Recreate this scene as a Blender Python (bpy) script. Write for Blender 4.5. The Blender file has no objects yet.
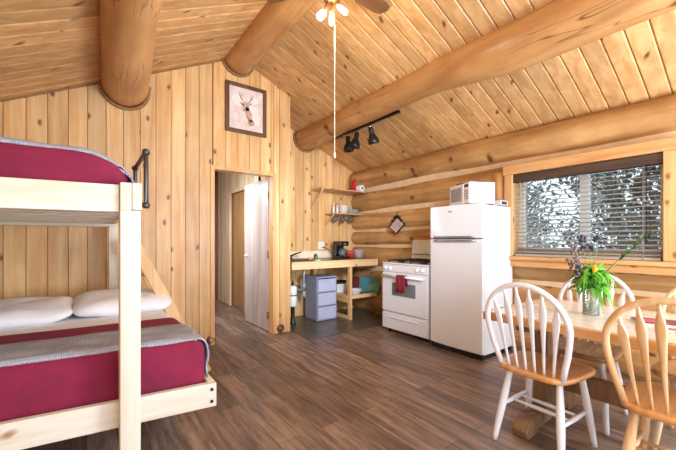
import bpy, math, random
from mathutils import Vector, Matrix
random.seed(7)
R = math.radians
SC = bpy.context.scene
COL = SC.collection
PI = math.pi

# ------------------------------------------------------------------ materials
def _mat(name):
    m = bpy.data.materials.new(name); m.use_nodes = True
    nt = m.node_tree
    b = nt.nodes['Principled BSDF']
    return m, nt, b

def lin(c):
    return tuple(((x/12.92) if x <= .04045 else ((x+.055)/1.055)**2.4) for x in c)

def hexc(r, g, b):
    return lin((r/255., g/255., b/255.)) + (1.,)

def plain(name, col, rough=.5, metal=0., noise=.08, nscale=8., bump=0., bscale=60., emit=None, estr=0., coat=0.):
    m, nt, b = _mat(name)
    N = nt.nodes; L = nt.links
    tc = N.new('ShaderNodeTexCoord')
    nz = N.new('ShaderNodeTexNoise'); nz.inputs['Scale'].default_value = nscale; nz.inputs['Detail'].default_value = 4
    L.new(tc.outputs['Object'], nz.inputs['Vector'])
    rp = N.new('ShaderNodeValToRGB')
    c = col
    rp.color_ramp.elements[0].position = .3; rp.color_ramp.elements[1].position = .7
    rp.color_ramp.elements[0].color = tuple(max(0, x*(1-noise)) for x in c[:3]) + (1,)
    rp.color_ramp.elements[1].color = tuple(min(1, x*(1+noise)) for x in c[:3]) + (1,)
    L.new(nz.outputs['Fac'], rp.inputs['Fac'])
    L.new(rp.outputs['Color'], b.inputs['Base Color'])
    b.inputs['Roughness'].default_value = rough; b.inputs['Metallic'].default_value = metal
    b.inputs['Coat Weight'].default_value = coat
    if emit:
        b.inputs['Emission Color'].default_value = emit; b.inputs['Emission Strength'].default_value = estr
    if bump:
        n2 = N.new('ShaderNodeTexNoise'); n2.inputs['Scale'].default_value = bscale; n2.inputs['Detail'].default_value = 3
        L.new(tc.outputs['Object'], n2.inputs['Vector'])
        bp = N.new('ShaderNodeBump'); bp.inputs['Strength'].default_value = bump; bp.inputs['Distance'].default_value = .01
        L.new(n2.outputs['Fac'], bp.inputs['Height']); L.new(bp.outputs['Normal'], b.inputs['Normal'])
    return m

def wood(name, light, dark, axis='Z', rough=.45, gscale=13., vary=.25, knot=.5, knotcol=None, kscale=4.5, stretch=.07, coat=0., blotch=.0, grain=1., kuv=None, crack=0.):
    """pine-like wood: streaks along an axis, board-to-board variation from the face attribute 'rnd', oval knots"""
    m, nt, b = _mat(name); N = nt.nodes; L = nt.links
    tc = N.new('ShaderNodeTexCoord')
    at = N.new('ShaderNodeAttribute'); at.attribute_name = 'rnd'
    mul = N.new('ShaderNodeVectorMath'); mul.operation = 'SCALE'
    cv = N.new('ShaderNodeCombineXYZ'); cv.inputs[0].default_value = 17.3; cv.inputs[1].default_value = 31.7; cv.inputs[2].default_value = 23.1
    L.new(cv.outputs[0], mul.inputs[0]); L.new(at.outputs['Fac'], mul.inputs['Scale'])
    add = N.new('ShaderNodeVectorMath'); add.operation = 'ADD'
    L.new(tc.outputs['Object'], add.inputs[0]); L.new(mul.outputs[0], add.inputs[1])
    k = 'XYZ'.index(axis)
    mp = N.new('ShaderNodeMapping'); s = [1., 1., 1.]; s[k] = stretch; mp.inputs['Scale'].default_value = s
    L.new(add.outputs[0], mp.inputs['Vector'])
    nz = N.new('ShaderNodeTexNoise'); nz.inputs['Scale'].default_value = gscale; nz.inputs['Detail'].default_value = 5
    nz.inputs['Roughness'].default_value = .6; nz.inputs['Distortion'].default_value = .6
    L.new(mp.outputs[0], nz.inputs['Vector'])
    rp = N.new('ShaderNodeValToRGB')
    rp.color_ramp.elements[0].position = .36; rp.color_ramp.elements[0].color = dark
    rp.color_ramp.elements[1].position = .36+.28/grain; rp.color_ramp.elements[1].color = light
    L.new(nz.outputs['Fac'], rp.inputs['Fac'])
    # board variation
    hsv = N.new('ShaderNodeHueSaturation')
    mr = N.new('ShaderNodeMapRange'); mr.inputs['To Min'].default_value = 1-vary; mr.inputs['To Max'].default_value = 1+vary*.55
    L.new(at.outputs['Fac'], mr.inputs['Value']); L.new(mr.outputs[0], hsv.inputs['Value'])
    L.new(rp.outputs['Color'], hsv.inputs['Color'])
    out = hsv.outputs['Color']
    if blotch:
        n3 = N.new('ShaderNodeTexNoise'); n3.inputs['Scale'].default_value = 2.6; n3.inputs['Detail'].default_value = 3
        L.new(add.outputs[0], n3.inputs['Vector'])
        r3 = N.new('ShaderNodeValToRGB'); r3.color_ramp.elements[0].position = .38; r3.color_ramp.elements[1].position = .66
        r3.color_ramp.elements[0].color = (1-blotch, 1-blotch*1.15, 1-blotch*1.3, 1); r3.color_ramp.elements[1].color = (1, 1, 1, 1)
        L.new(n3.outputs['Fac'], r3.inputs['Fac'])
        mx = N.new('ShaderNodeMix'); mx.data_type = 'RGBA'; mx.blend_type = 'MULTIPLY'; mx.inputs['Factor'].default_value = 1
        L.new(out, mx.inputs['A']); L.new(r3.outputs['Color'], mx.inputs['B']); out = mx.outputs['Result']
    if knot:
        mk = N.new('ShaderNodeMapping'); s = [1., 1., 1.]; s[k] = .55; mk.inputs['Scale'].default_value = s
        L.new(add.outputs[0], mk.inputs['Vector'])
        vo = N.new('ShaderNodeTexVoronoi'); vo.inputs['Scale'].default_value = kscale; vo.voronoi_dimensions = '2D'
        sx = N.new('ShaderNodeSeparateXYZ'); L.new(mk.outputs[0], sx.inputs[0])
        cx = N.new('ShaderNodeCombineXYZ')
        ua = kuv or {'Z': 'XY', 'X': 'YZ', 'Y': 'ZX'}[axis]
        sm = N.new('ShaderNodeMath'); sm.operation = 'ADD'; sm.inputs[1].default_value = 0
        L.new(sx.outputs['XYZ'.index(ua[0])], sm.inputs[0]); L.new(sx.outputs['XYZ'.index(ua[1])], sm.inputs[1])
        L.new(sm.outputs[0], cx.inputs[0]); L.new(sx.outputs[k], cx.inputs[1])
        n9 = N.new('ShaderNodeTexNoise'); n9.inputs['Scale'].default_value = 16; L.new(add.outputs[0], n9.inputs['Vector'])
        vm = N.new('ShaderNodeVectorMath'); vm.operation = 'MULTIPLY_ADD'; vm.inputs[1].default_value = (.03, .03, 0)
        L.new(n9.outputs['Color'], vm.inputs[0]); L.new(cx.outputs[0], vm.inputs[2])
        L.new(vm.outputs[0], vo.inputs['Vector'])
        rk = N.new('ShaderNodeValToRGB')
        rk.color_ramp.elements[0].position = .03; rk.color_ramp.elements[0].color = (1, 1, 1, 1)
        rk.color_ramp.elements[1].position = .105; rk.color_ramp.elements[1].color = (0, 0, 0, 1)
        e = rk.color_ramp.elements.new(.055); e.color = (.7, .7, .7, 1)
        L.new(vo.outputs['Distance'], rk.inputs['Fac'])
        sp = N.new('ShaderNodeSeparateColor'); L.new(vo.outputs['Color'], sp.inputs[0])
        gt = N.new('ShaderNodeMath'); gt.operation = 'LESS_THAN'; gt.inputs[1].default_value = knot
        L.new(sp.outputs[0], gt.inputs[0])
        mm = N.new('ShaderNodeMath'); mm.operation = 'MULTIPLY'; L.new(rk.outputs['Color'], mm.inputs[0]); L.new(gt.outputs[0], mm.inputs[1])
        m2 = N.new('ShaderNodeMath'); m2.operation = 'MULTIPLY'; m2.inputs[1].default_value = .95; L.new(mm.outputs[0], m2.inputs[0])
        mx = N.new('ShaderNodeMix'); mx.data_type = 'RGBA'
        L.new(m2.outputs[0], mx.inputs['Factor']); L.new(out, mx.inputs['A'])
        mx.inputs['B'].default_value = knotcol or tuple(x*.35 for x in dark[:3])+(1,)
        out = mx.outputs['Result']
    if crack:
        mc = N.new('ShaderNodeMapping'); q = [5., 5., 5.]; q[k] = .5; mc.inputs['Scale'].default_value = q; L.new(add.outputs[0], mc.inputs['Vector'])
        nc = N.new('ShaderNodeTexNoise'); nc.inputs['Scale'].default_value = 1.; nc.inputs['Detail'].default_value = 3; L.new(mc.outputs[0], nc.inputs['Vector'])
        rc = N.new('ShaderNodeValToRGB'); rc.color_ramp.elements[0].position = .47; rc.color_ramp.elements[0].color = (0, 0, 0, 1)
        rc.color_ramp.elements[1].position = .53; rc.color_ramp.elements[1].color = (0, 0, 0, 1)
        for p_, v_ in ((.493, 0), (.5, 1), (.507, 0)):
            e = rc.color_ramp.elements.new(p_); e.color = (v_, v_, v_, 1)
        L.new(nc.outputs['Fac'], rc.inputs['Fac'])
        ng = N.new('ShaderNodeTexNoise'); ng.inputs['Scale'].default_value = 1.3; L.new(add.outputs[0], ng.inputs['Vector'])
        rg_ = N.new('ShaderNodeMapRange'); rg_.inputs['From Min'].default_value = .46; rg_.inputs['From Max'].default_value = .56; L.new(ng.outputs['Fac'], rg_.inputs['Value'])
        mg = N.new('ShaderNodeMath'); mg.operation = 'MULTIPLY'; L.new(rc.outputs['Color'], mg.inputs[0]); L.new(rg_.outputs[0], mg.inputs[1])
        mh = N.new('ShaderNodeMath'); mh.operation = 'MULTIPLY'; mh.inputs[1].default_value = crack; L.new(mg.outputs[0], mh.inputs[0])
        mx = N.new('ShaderNodeMix'); mx.data_type = 'RGBA'; L.new(mh.outputs[0], mx.inputs['Factor']); L.new(out, mx.inputs['A'])
        mx.inputs['B'].default_value = hexc(88, 50, 24); out = mx.outputs['Result']
    L.new(out, b.inputs['Base Color'])
    b.inputs['Roughness'].default_value = rough; b.inputs['Coat Weight'].default_value = coat; b.inputs['Coat Roughness'].default_value = .25
    bp = N.new('ShaderNodeBump'); bp.inputs['Strength'].default_value = .12; bp.inputs['Distance'].default_value = .004
    L.new(nz.outputs['Fac'], bp.inputs['Height']); L.new(bp.outputs['Normal'], b.inputs['Normal'])
    return m

def floor_mat():
    m, nt, b = _mat('dark_plank_floor'); N = nt.nodes; L = nt.links
    tc = N.new('ShaderNodeTexCoord')
    mp = N.new('ShaderNodeMapping'); mp.inputs['Rotation'].default_value = (0, 0, R(90))
    L.new(tc.outputs['Object'], mp.inputs['Vector'])
    br = N.new('ShaderNodeTexBrick'); br.inputs['Scale'].default_value = 1
    br.inputs['Brick Width'].default_value = 1.22; br.inputs['Row Height'].default_value = .152
    br.inputs['Mortar Size'].default_value = .0016; br.inputs['Bias'].default_value = 0
    br.inputs['Color1'].default_value = hexc(150, 128, 114); br.inputs['Color2'].default_value = hexc(108, 90, 79)
    br.inputs['Mortar'].default_value = hexc(40, 29, 24)
    L.new(mp.outputs[0], br.inputs['Vector'])
    m2 = N.new('ShaderNodeMapping'); m2.inputs['Scale'].default_value = (1, .09, 1); L.new(tc.outputs['Object'], m2.inputs['Vector'])
    nz = N.new('ShaderNodeTexNoise'); nz.inputs['Scale'].default_value = 22; nz.inputs['Detail'].default_value = 6; nz.inputs['Roughness'].default_value = .7
    L.new(m2.outputs[0], nz.inputs['Vector'])
    rp = N.new('ShaderNodeValToRGB'); rp.color_ramp.elements[0].position = .36; rp.color_ramp.elements[1].position = .72
    rp.color_ramp.elements[0].color = (.42, .39, .37, 1); rp.color_ramp.elements[1].color = (1.75, 1.7, 1.64, 1)
    L.new(nz.outputs['Fac'], rp.inputs['Fac'])
    mx = N.new('ShaderNodeMix'); mx.data_type = 'RGBA'; mx.blend_type = 'MULTIPLY'; mx.inputs['Factor'].default_value = 1
    L.new(br.outputs['Color'], mx.inputs['A']); L.new(rp.outputs['Color'], mx.inputs['B'])
    L.new(mx.outputs['Result'], b.inputs['Base Color'])
    rr = N.new('ShaderNodeMapRange'); rr.inputs['To Min'].default_value = .26; rr.inputs['To Max'].default_value = .5
    L.new(nz.outputs['Fac'], rr.inputs['Value']); L.new(rr.outputs[0], b.inputs['Roughness'])
    bp = N.new('ShaderNodeBump'); bp.inputs['Strength'].default_value = .2; bp.inputs['Distance'].default_value = .003
    L.new(nz.outputs['Fac'], bp.inputs['Height']); L.new(bp.outputs['Normal'], b.inputs['Normal'])
    return m

def clear(name, col=(1, 1, 1, 1), mixf=.15, rough=.05, body=None, bodyf=0.):
    """thin clear material: transparent with a glossy skin, optional milky body"""
    m = bpy.data.materials.new(name); m.use_nodes = True; nt = m.node_tree; N = nt.nodes; L = nt.links
    for n in list(N): N.remove(n)
    o = N.new('ShaderNodeOutputMaterial'); t = N.new('ShaderNodeBsdfTransparent'); t.inputs[0].default_value = col
    g = N.new('ShaderNodeBsdfGlossy'); g.inputs['Roughness'].default_value = rough
    fr = N.new('ShaderNodeFresnel'); fr.inputs[0].default_value = 1.3
    ad = N.new('ShaderNodeMath'); ad.operation = 'ADD'; ad.inputs[1].default_value = mixf; L.new(fr.outputs[0], ad.inputs[0])
    mx = N.new('ShaderNodeMixShader'); L.new(ad.outputs[0], mx.inputs[0]); L.new(t.outputs[0], mx.inputs[1]); L.new(g.outputs[0], mx.inputs[2])
    res = mx
    if body:
        d = N.new('ShaderNodeBsdfDiffuse'); d.inputs[0].default_value = body
        m2 = N.new('ShaderNodeMixShader'); m2.inputs[0].default_value = bodyf
        L.new(mx.outputs[0], m2.inputs[1]); L.new(d.outputs[0], m2.inputs[2]); res = m2
    L.new(res.outputs[0], o.inputs[0])
    return m

def checker(name, c1, c2, scale, rough=.85, bump=.3, kind='wave'):
    m, nt, b = _mat(name); N = nt.nodes; L = nt.links
    tc = N.new('ShaderNodeTexCoord')
    vo = N.new('ShaderNodeTexVoronoi'); vo.inputs['Scale'].default_value = scale; vo.inputs['Randomness'].default_value = .25
    L.new(tc.outputs['Object'], vo.inputs['Vector'])
    rp = N.new('ShaderNodeValToRGB'); rp.color_ramp.elements[0].position = .2; rp.color_ramp.elements[1].position = .6
    rp.color_ramp.elements[0].color = c1; rp.color_ramp.elements[1].color = c2
    L.new(vo.outputs['Distance'], rp.inputs['Fac']); L.new(rp.outputs['Color'], b.inputs['Base Color'])
    b.inputs['Roughness'].default_value = rough
    bp = N.new('ShaderNodeBump'); bp.inputs['Strength'].default_value = bump; bp.inputs['Distance'].default_value = .006
    L.new(vo.outputs['Distance'], bp.inputs['Height']); L.new(bp.outputs['Normal'], b.inputs['Normal'])
    return m

M = {}
M['wall'] = wood('knotty_pine_wall', hexc(240, 202, 142), hexc(222, 168, 102), 'Z', .42, vary=.18, knot=.55, knotcol=hexc(108, 60, 28), kscale=4.6, blotch=.12)
M['wall_pale'] = wood('pale_pine_wall', hexc(236, 214, 180), hexc(212, 180, 138), 'Z', .45, vary=.15, knot=.4, knotcol=hexc(128, 84, 50), kscale=4.5)
M['ceil'] = wood('pine_ceiling', hexc(228, 184, 124), hexc(200, 150, 92), 'X', .4, vary=.2, knot=.5, knotcol=hexc(100, 58, 28), kscale=4.6, blotch=.1)
M['log'] = wood('peeled_log', hexc(220, 176, 114), hexc(184, 134, 78), 'Y', .38, gscale=8., vary=.15, knot=.45, knotcol=hexc(92, 52, 26), kscale=3.8, blotch=.24, stretch=.12, crack=.8)
M['beam'] = wood('beam_log', hexc(220, 170, 108), hexc(192, 138, 82), 'Y', .36, gscale=7., vary=.1, knot=.4, knotcol=hexc(88, 48, 24), kscale=3.4, blotch=.2, stretch=.12, crack=.85)
M['groove'] = plain('board_groove', hexc(142, 94, 50), .9)
M['chink'] = plain('tan_chinking', hexc(226, 198, 156), .85, noise=.1, nscale=9, bump=.3, bscale=25)
M['rope'] = plain('rope', hexc(150, 112, 70), .9, noise=.4, nscale=60, bump=.6, bscale=120)
M['trimwood'] = wood('window_trim_pine', hexc(236, 190, 128), hexc(214, 158, 94), 'Z', .4, vary=.1, knot=.4, kscale=5, knotcol=hexc(140, 90, 48))
M['trimwoodY'] = wood('window_trim_pine_long', hexc(232, 184, 122), hexc(208, 150, 88), 'Y', .4, vary=.1, knot=.3, kscale=5, knotcol=hexc(140, 90, 48))
M['floor'] = floor_mat()
M['vinyl'] = plain('dark_vinyl', hexc(92, 86, 72), .35, noise=.25, nscale=5)
M['bed'] = wood('whitewashed_pine', hexc(228, 222, 206), hexc(211, 201, 178), 'Z', .5, vary=.05, knot=.35, knotcol=hexc(160, 122, 80), kscale=4.5)
M['bedX'] = wood('whitewashed_pine_rail', hexc(228, 222, 206), hexc(211, 201, 178), 'X', .5, vary=.05, knot=.35, knotcol=hexc(160, 122, 80), kscale=4.5)
M['bedY'] = wood('whitewashed_pine_side', hexc(240, 228, 202), hexc(222, 204, 170), 'Y', .5, vary=.06, knot=.3, knotcol=hexc(170, 132, 86), kscale=4.5)
M['ladder'] = wood('ladder_pine', hexc(236, 198, 142), hexc(212, 164, 104), 'Z', .5, vary=.1, knot=.4, kscale=5)
M['burgundy'] = plain('burgundy_fleece', hexc(124, 23, 57), .9, noise=.18, nscale=5, bump=.5, bscale=14)
M['throw'] = checker('grey_woven_throw', hexc(112, 117, 130), hexc(172, 176, 188), 110)
M['trimpurple'] = checker('throw_piping', hexc(78, 58, 110), hexc(170, 165, 185), 90)
M['sheet'] = plain('white_cotton', hexc(236, 236, 238), .85, noise=.03, nscale=6, bump=.7, bscale=7)
M['mattress'] = plain('mattress_white', hexc(226, 226, 226), .85)
M['pipe'] = plain('grey_iron_pipe', hexc(82, 78, 76), .4, metal=.7)
M['white'] = plain('white_enamel', hexc(226, 227, 230), .22, noise=.01, coat=.3)
M['white2'] = plain('white_plastic', hexc(234, 234, 234), .4, noise=.01)
M['grey'] = plain('grey_plastic', hexc(150, 152, 156), .45)
M['dgrey'] = plain('dark_grey', hexc(62, 62, 66), .4)
M['black'] = plain('black_plastic', hexc(24, 23, 24), .35)
M['iron'] = plain('black_cast_iron', hexc(28, 26, 25), .55)
M['ovenglass'] = plain('oven_glass', hexc(120, 122, 128), .12, noise=.05)
M['chrome'] = plain('chrome', hexc(190, 190, 195), .18, metal=1.)
M['steel'] = plain('brushed_metal', hexc(176, 178, 182), .3, metal=.85)
M['towel'] = plain('red_towel', hexc(128, 34, 48), .95, noise=.2, nscale=30, bump=.5, bscale=80)
M['counter'] = plain('brown_laminate', hexc(104, 82, 68), .3, noise=.15, nscale=25)
M['counterwood'] = wood('counter_pine', hexc(240, 208, 158), hexc(224, 182, 124), 'X', .5, vary=.08, knot=.35, kscale=5, knotcol=hexc(160, 104, 58))
M['counterwoodZ'] = wood('counter_pine_leg', hexc(236, 196, 142), hexc(212, 164, 106), 'Z', .5, vary=.08, knot=.3, kscale=5)
M['counterwoodY'] = wood('counter_pine_beam', hexc(232, 190, 134), hexc(206, 158, 100), 'Y', .5, vary=.08, knot=.3, kscale=5)
M['shelfwood'] = wood('shelf_pine', hexc(226, 190, 140), hexc(200, 158, 106), 'X', .5, vary=.08, knot=.3, kscale=5)
M['splash'] = plain('pale_splashback', hexc(238, 220, 186), .5, noise=.06)
M['drawer'] = clear('lavender_clear_plastic', (.9, .9, .98, 1), .05, .25, hexc(206, 206, 226), .6)
M['towerframe'] = plain('slate_plastic', hexc(146, 150, 170), .4)
M['redcup'] = plain('red_cup', hexc(200, 34, 48), .4)
M['pinkcup'] = plain('red_cup_lower', hexc(206, 84, 92), .4)
M['ceramic'] = plain('white_ceramic', hexc(228, 224, 218), .25, noise=.02)
M['ceramicgrey'] = plain('grey_ceramic', hexc(176, 176, 172), .3, noise=.05)
M['mugglass'] = clear('smoky_glass', (.8, .84, .84, 1), .15, .08, hexc(120, 128, 130), .45)
M['paper'] = plain('paper', hexc(242, 240, 236), .9, noise=.02)
M['cardboard'] = plain('cardboard_core', hexc(120, 98, 76), .9)
M['teal'] = plain('teal_board', hexc(38, 116, 126), .35, noise=.25, nscale=6)
M['tealgreen'] = plain('green_print', hexc(84, 150, 110), .4, noise=.35, nscale=9)
M['plaid'] = checker('red_plaid', hexc(150, 24, 34), hexc(60, 20, 24), 34, bump=.1)
M['pink'] = plain('pink_print', hexc(216, 170, 190), .6, noise=.2, nscale=40)
M['purple'] = plain('purple_wrap', hexc(150, 70, 160), .5)
M['snack'] = plain('red_snack_wrap', hexc(178, 56, 40), .35, noise=.3, nscale=40)
M['clear'] = clear('clear_plastic', (.96, .96, .96, 1), .12, .12, hexc(232, 226, 222), .4)
M['glass'] = clear('window_glass', (.97, .98, .98, 1), .02, .02)
M['vase'] = clear('vase_glass', (.95, .97, .95, 1), .06, .04, hexc(236, 242, 236), .08)
M['soap'] = plain('green_soap', hexc(44, 98, 62), .25)
M['orange'] = plain('orange_sponge', hexc(214, 134, 70), .9)
M['doorwood'] = wood('birch_door', hexc(206, 192, 184), hexc(180, 162, 150), 'Z', .16, vary=.0, knot=0, gscale=9, coat=.6)
M['doortan'] = wood('tan_door', hexc(190, 148, 96), hexc(160, 118, 70), 'Z', .4, vary=.0, knot=0)
M['redwall'] = wood('reddish_panel', hexc(128, 84, 56), hexc(94, 56, 36), 'Z', .4, vary=.1, knot=0)
M['frame'] = wood('dark_walnut_frame', hexc(112, 74, 46), hexc(82, 52, 32), 'Z', .4, vary=.05, knot=0)
M['canvas'] = plain('mottled_art_paper', hexc(226, 208, 198), .8, noise=.14, nscale=14)
M['deer'] = plain('sepia_wash', hexc(198, 162, 140), .8, noise=.25, nscale=40)
M['deerdark'] = plain('sepia_ink', hexc(156, 126, 110), .8, noise=.25, nscale=40)
M['deerpale'] = plain('pale_wash', hexc(238, 226, 220), .8, noise=.08, nscale=20)
M['slat'] = plain('blind_slat', hexc(172, 174, 170), .5, noise=.04)
M['valance'] = wood('dark_brown_valance', hexc(88, 66, 52), hexc(62, 46, 38), 'Y', .45, vary=0, knot=0)
M['vinylframe'] = plain('white_vinyl_frame', hexc(236, 236, 230), .4, noise=.02)
M['chairwhite'] = plain('white_chair_paint', hexc(232, 232, 235), .3, noise=.015, coat=.2)
M['oak'] = wood('honey_oak', hexc(226, 170, 106), hexc(198, 138, 76), 'X', .3, vary=.05, knot=0, gscale=20, coat=.3)
M['oakpale'] = wood('pale_oak', hexc(228, 192, 144), hexc(204, 160, 106), 'Z', .32, vary=.05, knot=0, gscale=20, coat=.3)
M['oakpalest'] = wood('cream_oak', hexc(238, 214, 176), hexc(224, 194, 148), 'Z', .32, vary=.05, knot=0, gscale=20, coat=.3)
M['seatbrown'] = wood('brown_seat', hexc(170, 128, 84), hexc(138, 98, 62), 'X', .25, vary=.05, knot=0, gscale=18, coat=.4)
M['tabletop'] = wood('pale_plank_top', hexc(238, 230, 212), hexc(220, 206, 180), 'Y', .24, vary=.1, knot=.25, kscale=5, knotcol=hexc(170, 126, 80), coat=.4)
M['tableedge'] = wood('table_edge_pine', hexc(208, 156, 98), hexc(178, 122, 68), 'Y', .4, vary=.05, knot=.3, kscale=6)
M['tablebase'] = wood('table_base_pine', hexc(150, 116, 82), hexc(116, 86, 58), 'Z', .5, vary=.05, knot=.2)
M['leaf'] = plain('bright_leaf', hexc(96, 168, 40), .5, noise=.4, nscale=14)
M['leafdark'] = plain('olive_leaf', hexc(78, 112, 44), .6, noise=.4, nscale=16)
M['yellow'] = plain('yellow_petal', hexc(242, 196, 44), .6)
M['darkbloom'] = plain('dusky_bloom', hexc(62, 60, 76), .8, noise=.2, nscale=40)
M['mauvebloom'] = plain('dried_mauve_bloom', hexc(116, 104, 104), .9, noise=.3, nscale=40)
M['stem'] = plain('stem_green', hexc(104, 138, 64), .6)
M['bulb'] = plain('lit_bulb', hexc(255, 246, 226), .4, emit=(1, .92, .76, 1), estr=14.)
M['bulb2'] = plain('frosted_shade_lit', hexc(255, 240, 214), .4, emit=(1, .86, .62, 1), estr=1.6)
M['brass'] = plain('antique_brass', hexc(170, 130, 80), .35, metal=.8)
M['blade'] = wood('fan_blade_walnut', hexc(130, 92, 58), hexc(100, 66, 40), 'X', .4, vary=0, knot=0)
M['string'] = plain('pale_cord', hexc(246, 226, 196), .6)
M['bookcover'] = plain('maroon_cover', hexc(104, 36, 44), .35, noise=.3, nscale=20)
M['redink'] = plain('red_print', hexc(206, 92, 96), .5)
M['treebark'] = plain('grey_bark', hexc(92, 86, 80), .9, noise=.3, nscale=20)
M['foliage'] = plain('grey_green_foliage', hexc(98, 104, 98), .8, noise=.45, nscale=6)
M['foliage2'] = plain('pale_foliage', hexc(158, 164, 156), .8, noise=.35, nscale=6)
M['grass'] = plain('dry_grass', hexc(140, 142, 120), .95, noise=.25, nscale=3)
M['signface'] = plain('sign_face', hexc(206, 186, 176), .6, noise=.15, nscale=30)
M['plywood'] = plain('painted_back', hexc(214, 196, 168), .8)

# ------------------------------------------------------------------ mesh builder
class MB:
    def __init__(s):
        s.v = []; s.f = []; s.sm = []; s.r = []; s.mi = []
    def add(s, vs, fs, smooth=False, rnd=None, mi=0, mat=None):
        o = len(s.v); rr = random.random() if rnd is None else rnd
        for p in vs:
            s.v.append(tuple(mat @ Vector(p)) if mat else tuple(p))
        for f in fs:
            s.f.append([i+o for i in f]); s.sm.append(smooth); s.r.append(rr); s.mi.append(mi)
        return s
    def box(s, x0, x1, y0, y1, z0, z1, rnd=None, mat=None, mi=0):
        vs = [(x0, y0, z0), (x1, y0, z0), (x1, y1, z0), (x0, y1, z0), (x0, y0, z1), (x1, y0, z1), (x1, y1, z1), (x0, y1, z1)]
        fs = [(0, 3, 2, 1), (4, 5, 6, 7), (0, 1, 5, 4), (1, 2, 6, 5), (2, 3, 7, 6), (3, 0, 4, 7)]
        return s.add(vs, fs, False, rnd, mi, mat)
    def hexa(s, pts, rnd=None, mi=0):
        fs = [(0, 3, 2, 1), (4, 5, 6, 7), (0, 1, 5, 4), (1, 2, 6, 5), (2, 3, 7, 6), (3, 0, 4, 7)]
        return s.add(pts, fs, False, rnd, mi)
    def rings(s, rings, closed_ends=True, smooth=True, rnd=None, mi=0, loop=False, mat=None):
        n = len(rings[0]); vs = [p for r in rings for p in r]; fs = []
        k = len(rings)
        for a in range(k if loop else k-1):
            b = (a+1) % k
            for i in range(n):
                j = (i+1) % n
                fs.append((a*n+i, a*n+j, b*n+j, b*n+i))
        o = len(s.v)
        s.add(vs, fs, smooth, rnd, mi, mat)
        if closed_ends and not loop:
            rr = s.r[-1]
            for f in (list(range(n))[::-1], [(k-1)*n+i for i in range(n)]):
                s.f.append([i+o for i in f]); s.sm.append(False); s.r.append(rr); s.mi.append(mi)
        return s
    def tube(s, path, rad, seg=10, up=(0, 0, 1), flat=1., ends=True, rnd=None, mi=0, loop=False, mat=None):
        """path points, radius (number or list or list of (w,t)); cross-section w along side, t along up"""
        P = [Vector(p) for p in path]; n = len(P); rings = []
        U = Vector(up)
        for i in range(n):
            if loop: t = P[(i+1) % n]-P[i-1]
            else: t = P[min(i+1, n-1)]-P[max(i-1, 0)]
            t.normalize()
            side = t.cross(U)
            if side.length < 1e-4: side = t.cross(Vector((1, 0, .01)))
            side.normalize(); upv = side.cross(t).normalized()
            r = rad[i] if isinstance(rad, (list, tuple)) else rad
            w, h = r if isinstance(r, (list, tuple)) else (r, r*flat)
            rings.append([P[i]+side*(w*math.cos(2*PI*k/seg))+upv*(h*math.sin(2*PI*k/seg)) for k in range(seg)])
        return s.rings(rings, ends, True, rnd, mi, loop, mat)
    def lathe(s, prof, c=(0, 0, 0), seg=20, mat=None, rnd=None, mi=0, ends=True):
        rings = [[(c[0]+r*math.cos(2*PI*k/seg), c[1]+r*math.sin(2*PI*k/seg), c[2]+z) for k in range(seg)] for r, z in prof]
        return s.rings(rings, ends, True, rnd, mi, False, mat)
    def prism(s, poly, z0, z1, axis='z', rnd=None, mi=0, mat=None):
        """extrude polygon; axis z: (x,y); axis y: (x,z); axis x: (y,z)"""
        n = len(poly)
        def P(p, h):
            return (p[0], p[1], h) if axis == 'z' else ((p[0], h, p[1]) if axis == 'y' else (h, p[0], p[1]))
        vs = [P(p, z0) for p in poly]+[P(p, z1) for p in poly]
        fs = [list(range(n))[::-1], [n+i for i in range(n)]]+[(i, (i+1) % n, n+(i+1) % n, n+i) for i in range(n)]
        return s.add(vs, fs, False, rnd, mi, mat)
    def ico(s, c, r, sub=1, sx=1, sy=1, sz=1, rnd=None, mi=0):
        seg, rg = 8, 5
        rings = []
        for a in range(1, rg):
            th = PI*a/rg
            rings.append([(c[0]+sx*r*math.sin(th)*math.cos(2*PI*k/seg), c[1]+sy*r*math.sin(th)*math.sin(2*PI*k/seg), c[2]-sz*r*math.cos(th)) for k in range(seg)])
        return s.rings(rings, True, True, rnd, mi)
    def build(s, name, mat, parent=None, bevel=0., seg=2, subsurf=0, loc=None):
        me = bpy.data.meshes.new(name); me.from_pydata(s.v, [], s.f); me.update()
        a = me.attributes.new('rnd', 'FLOAT', 'FACE'); a.data.foreach_set('value', s.r)
        me.polygons.foreach_set('use_smooth', s.sm); me.polygons.foreach_set('material_index', s.mi)
        for mm in (mat if isinstance(mat, (list, tuple)) else [mat]): me.materials.append(mm)
        import bmesh
        bm = bmesh.new(); bm.from_mesh(me); bmesh.ops.recalc_face_normals(bm, faces=bm.faces); bm.to_mesh(me); bm.free()
        o = bpy.data.objects.new(name, me); COL.objects.link(o)
        if parent: o.parent = parent
        if loc: o.location = loc
        if bevel:
            b = o.modifiers.new('bevel', 'BEVEL'); b.width = bevel; b.segments = seg; b.limit_method = 'ANGLE'; b.angle_limit = R(40)
        if subsurf:
            b = o.modifiers.new('sub', 'SUBSURF'); b.levels = subsurf; b.render_levels = subsurf
        return o

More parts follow.
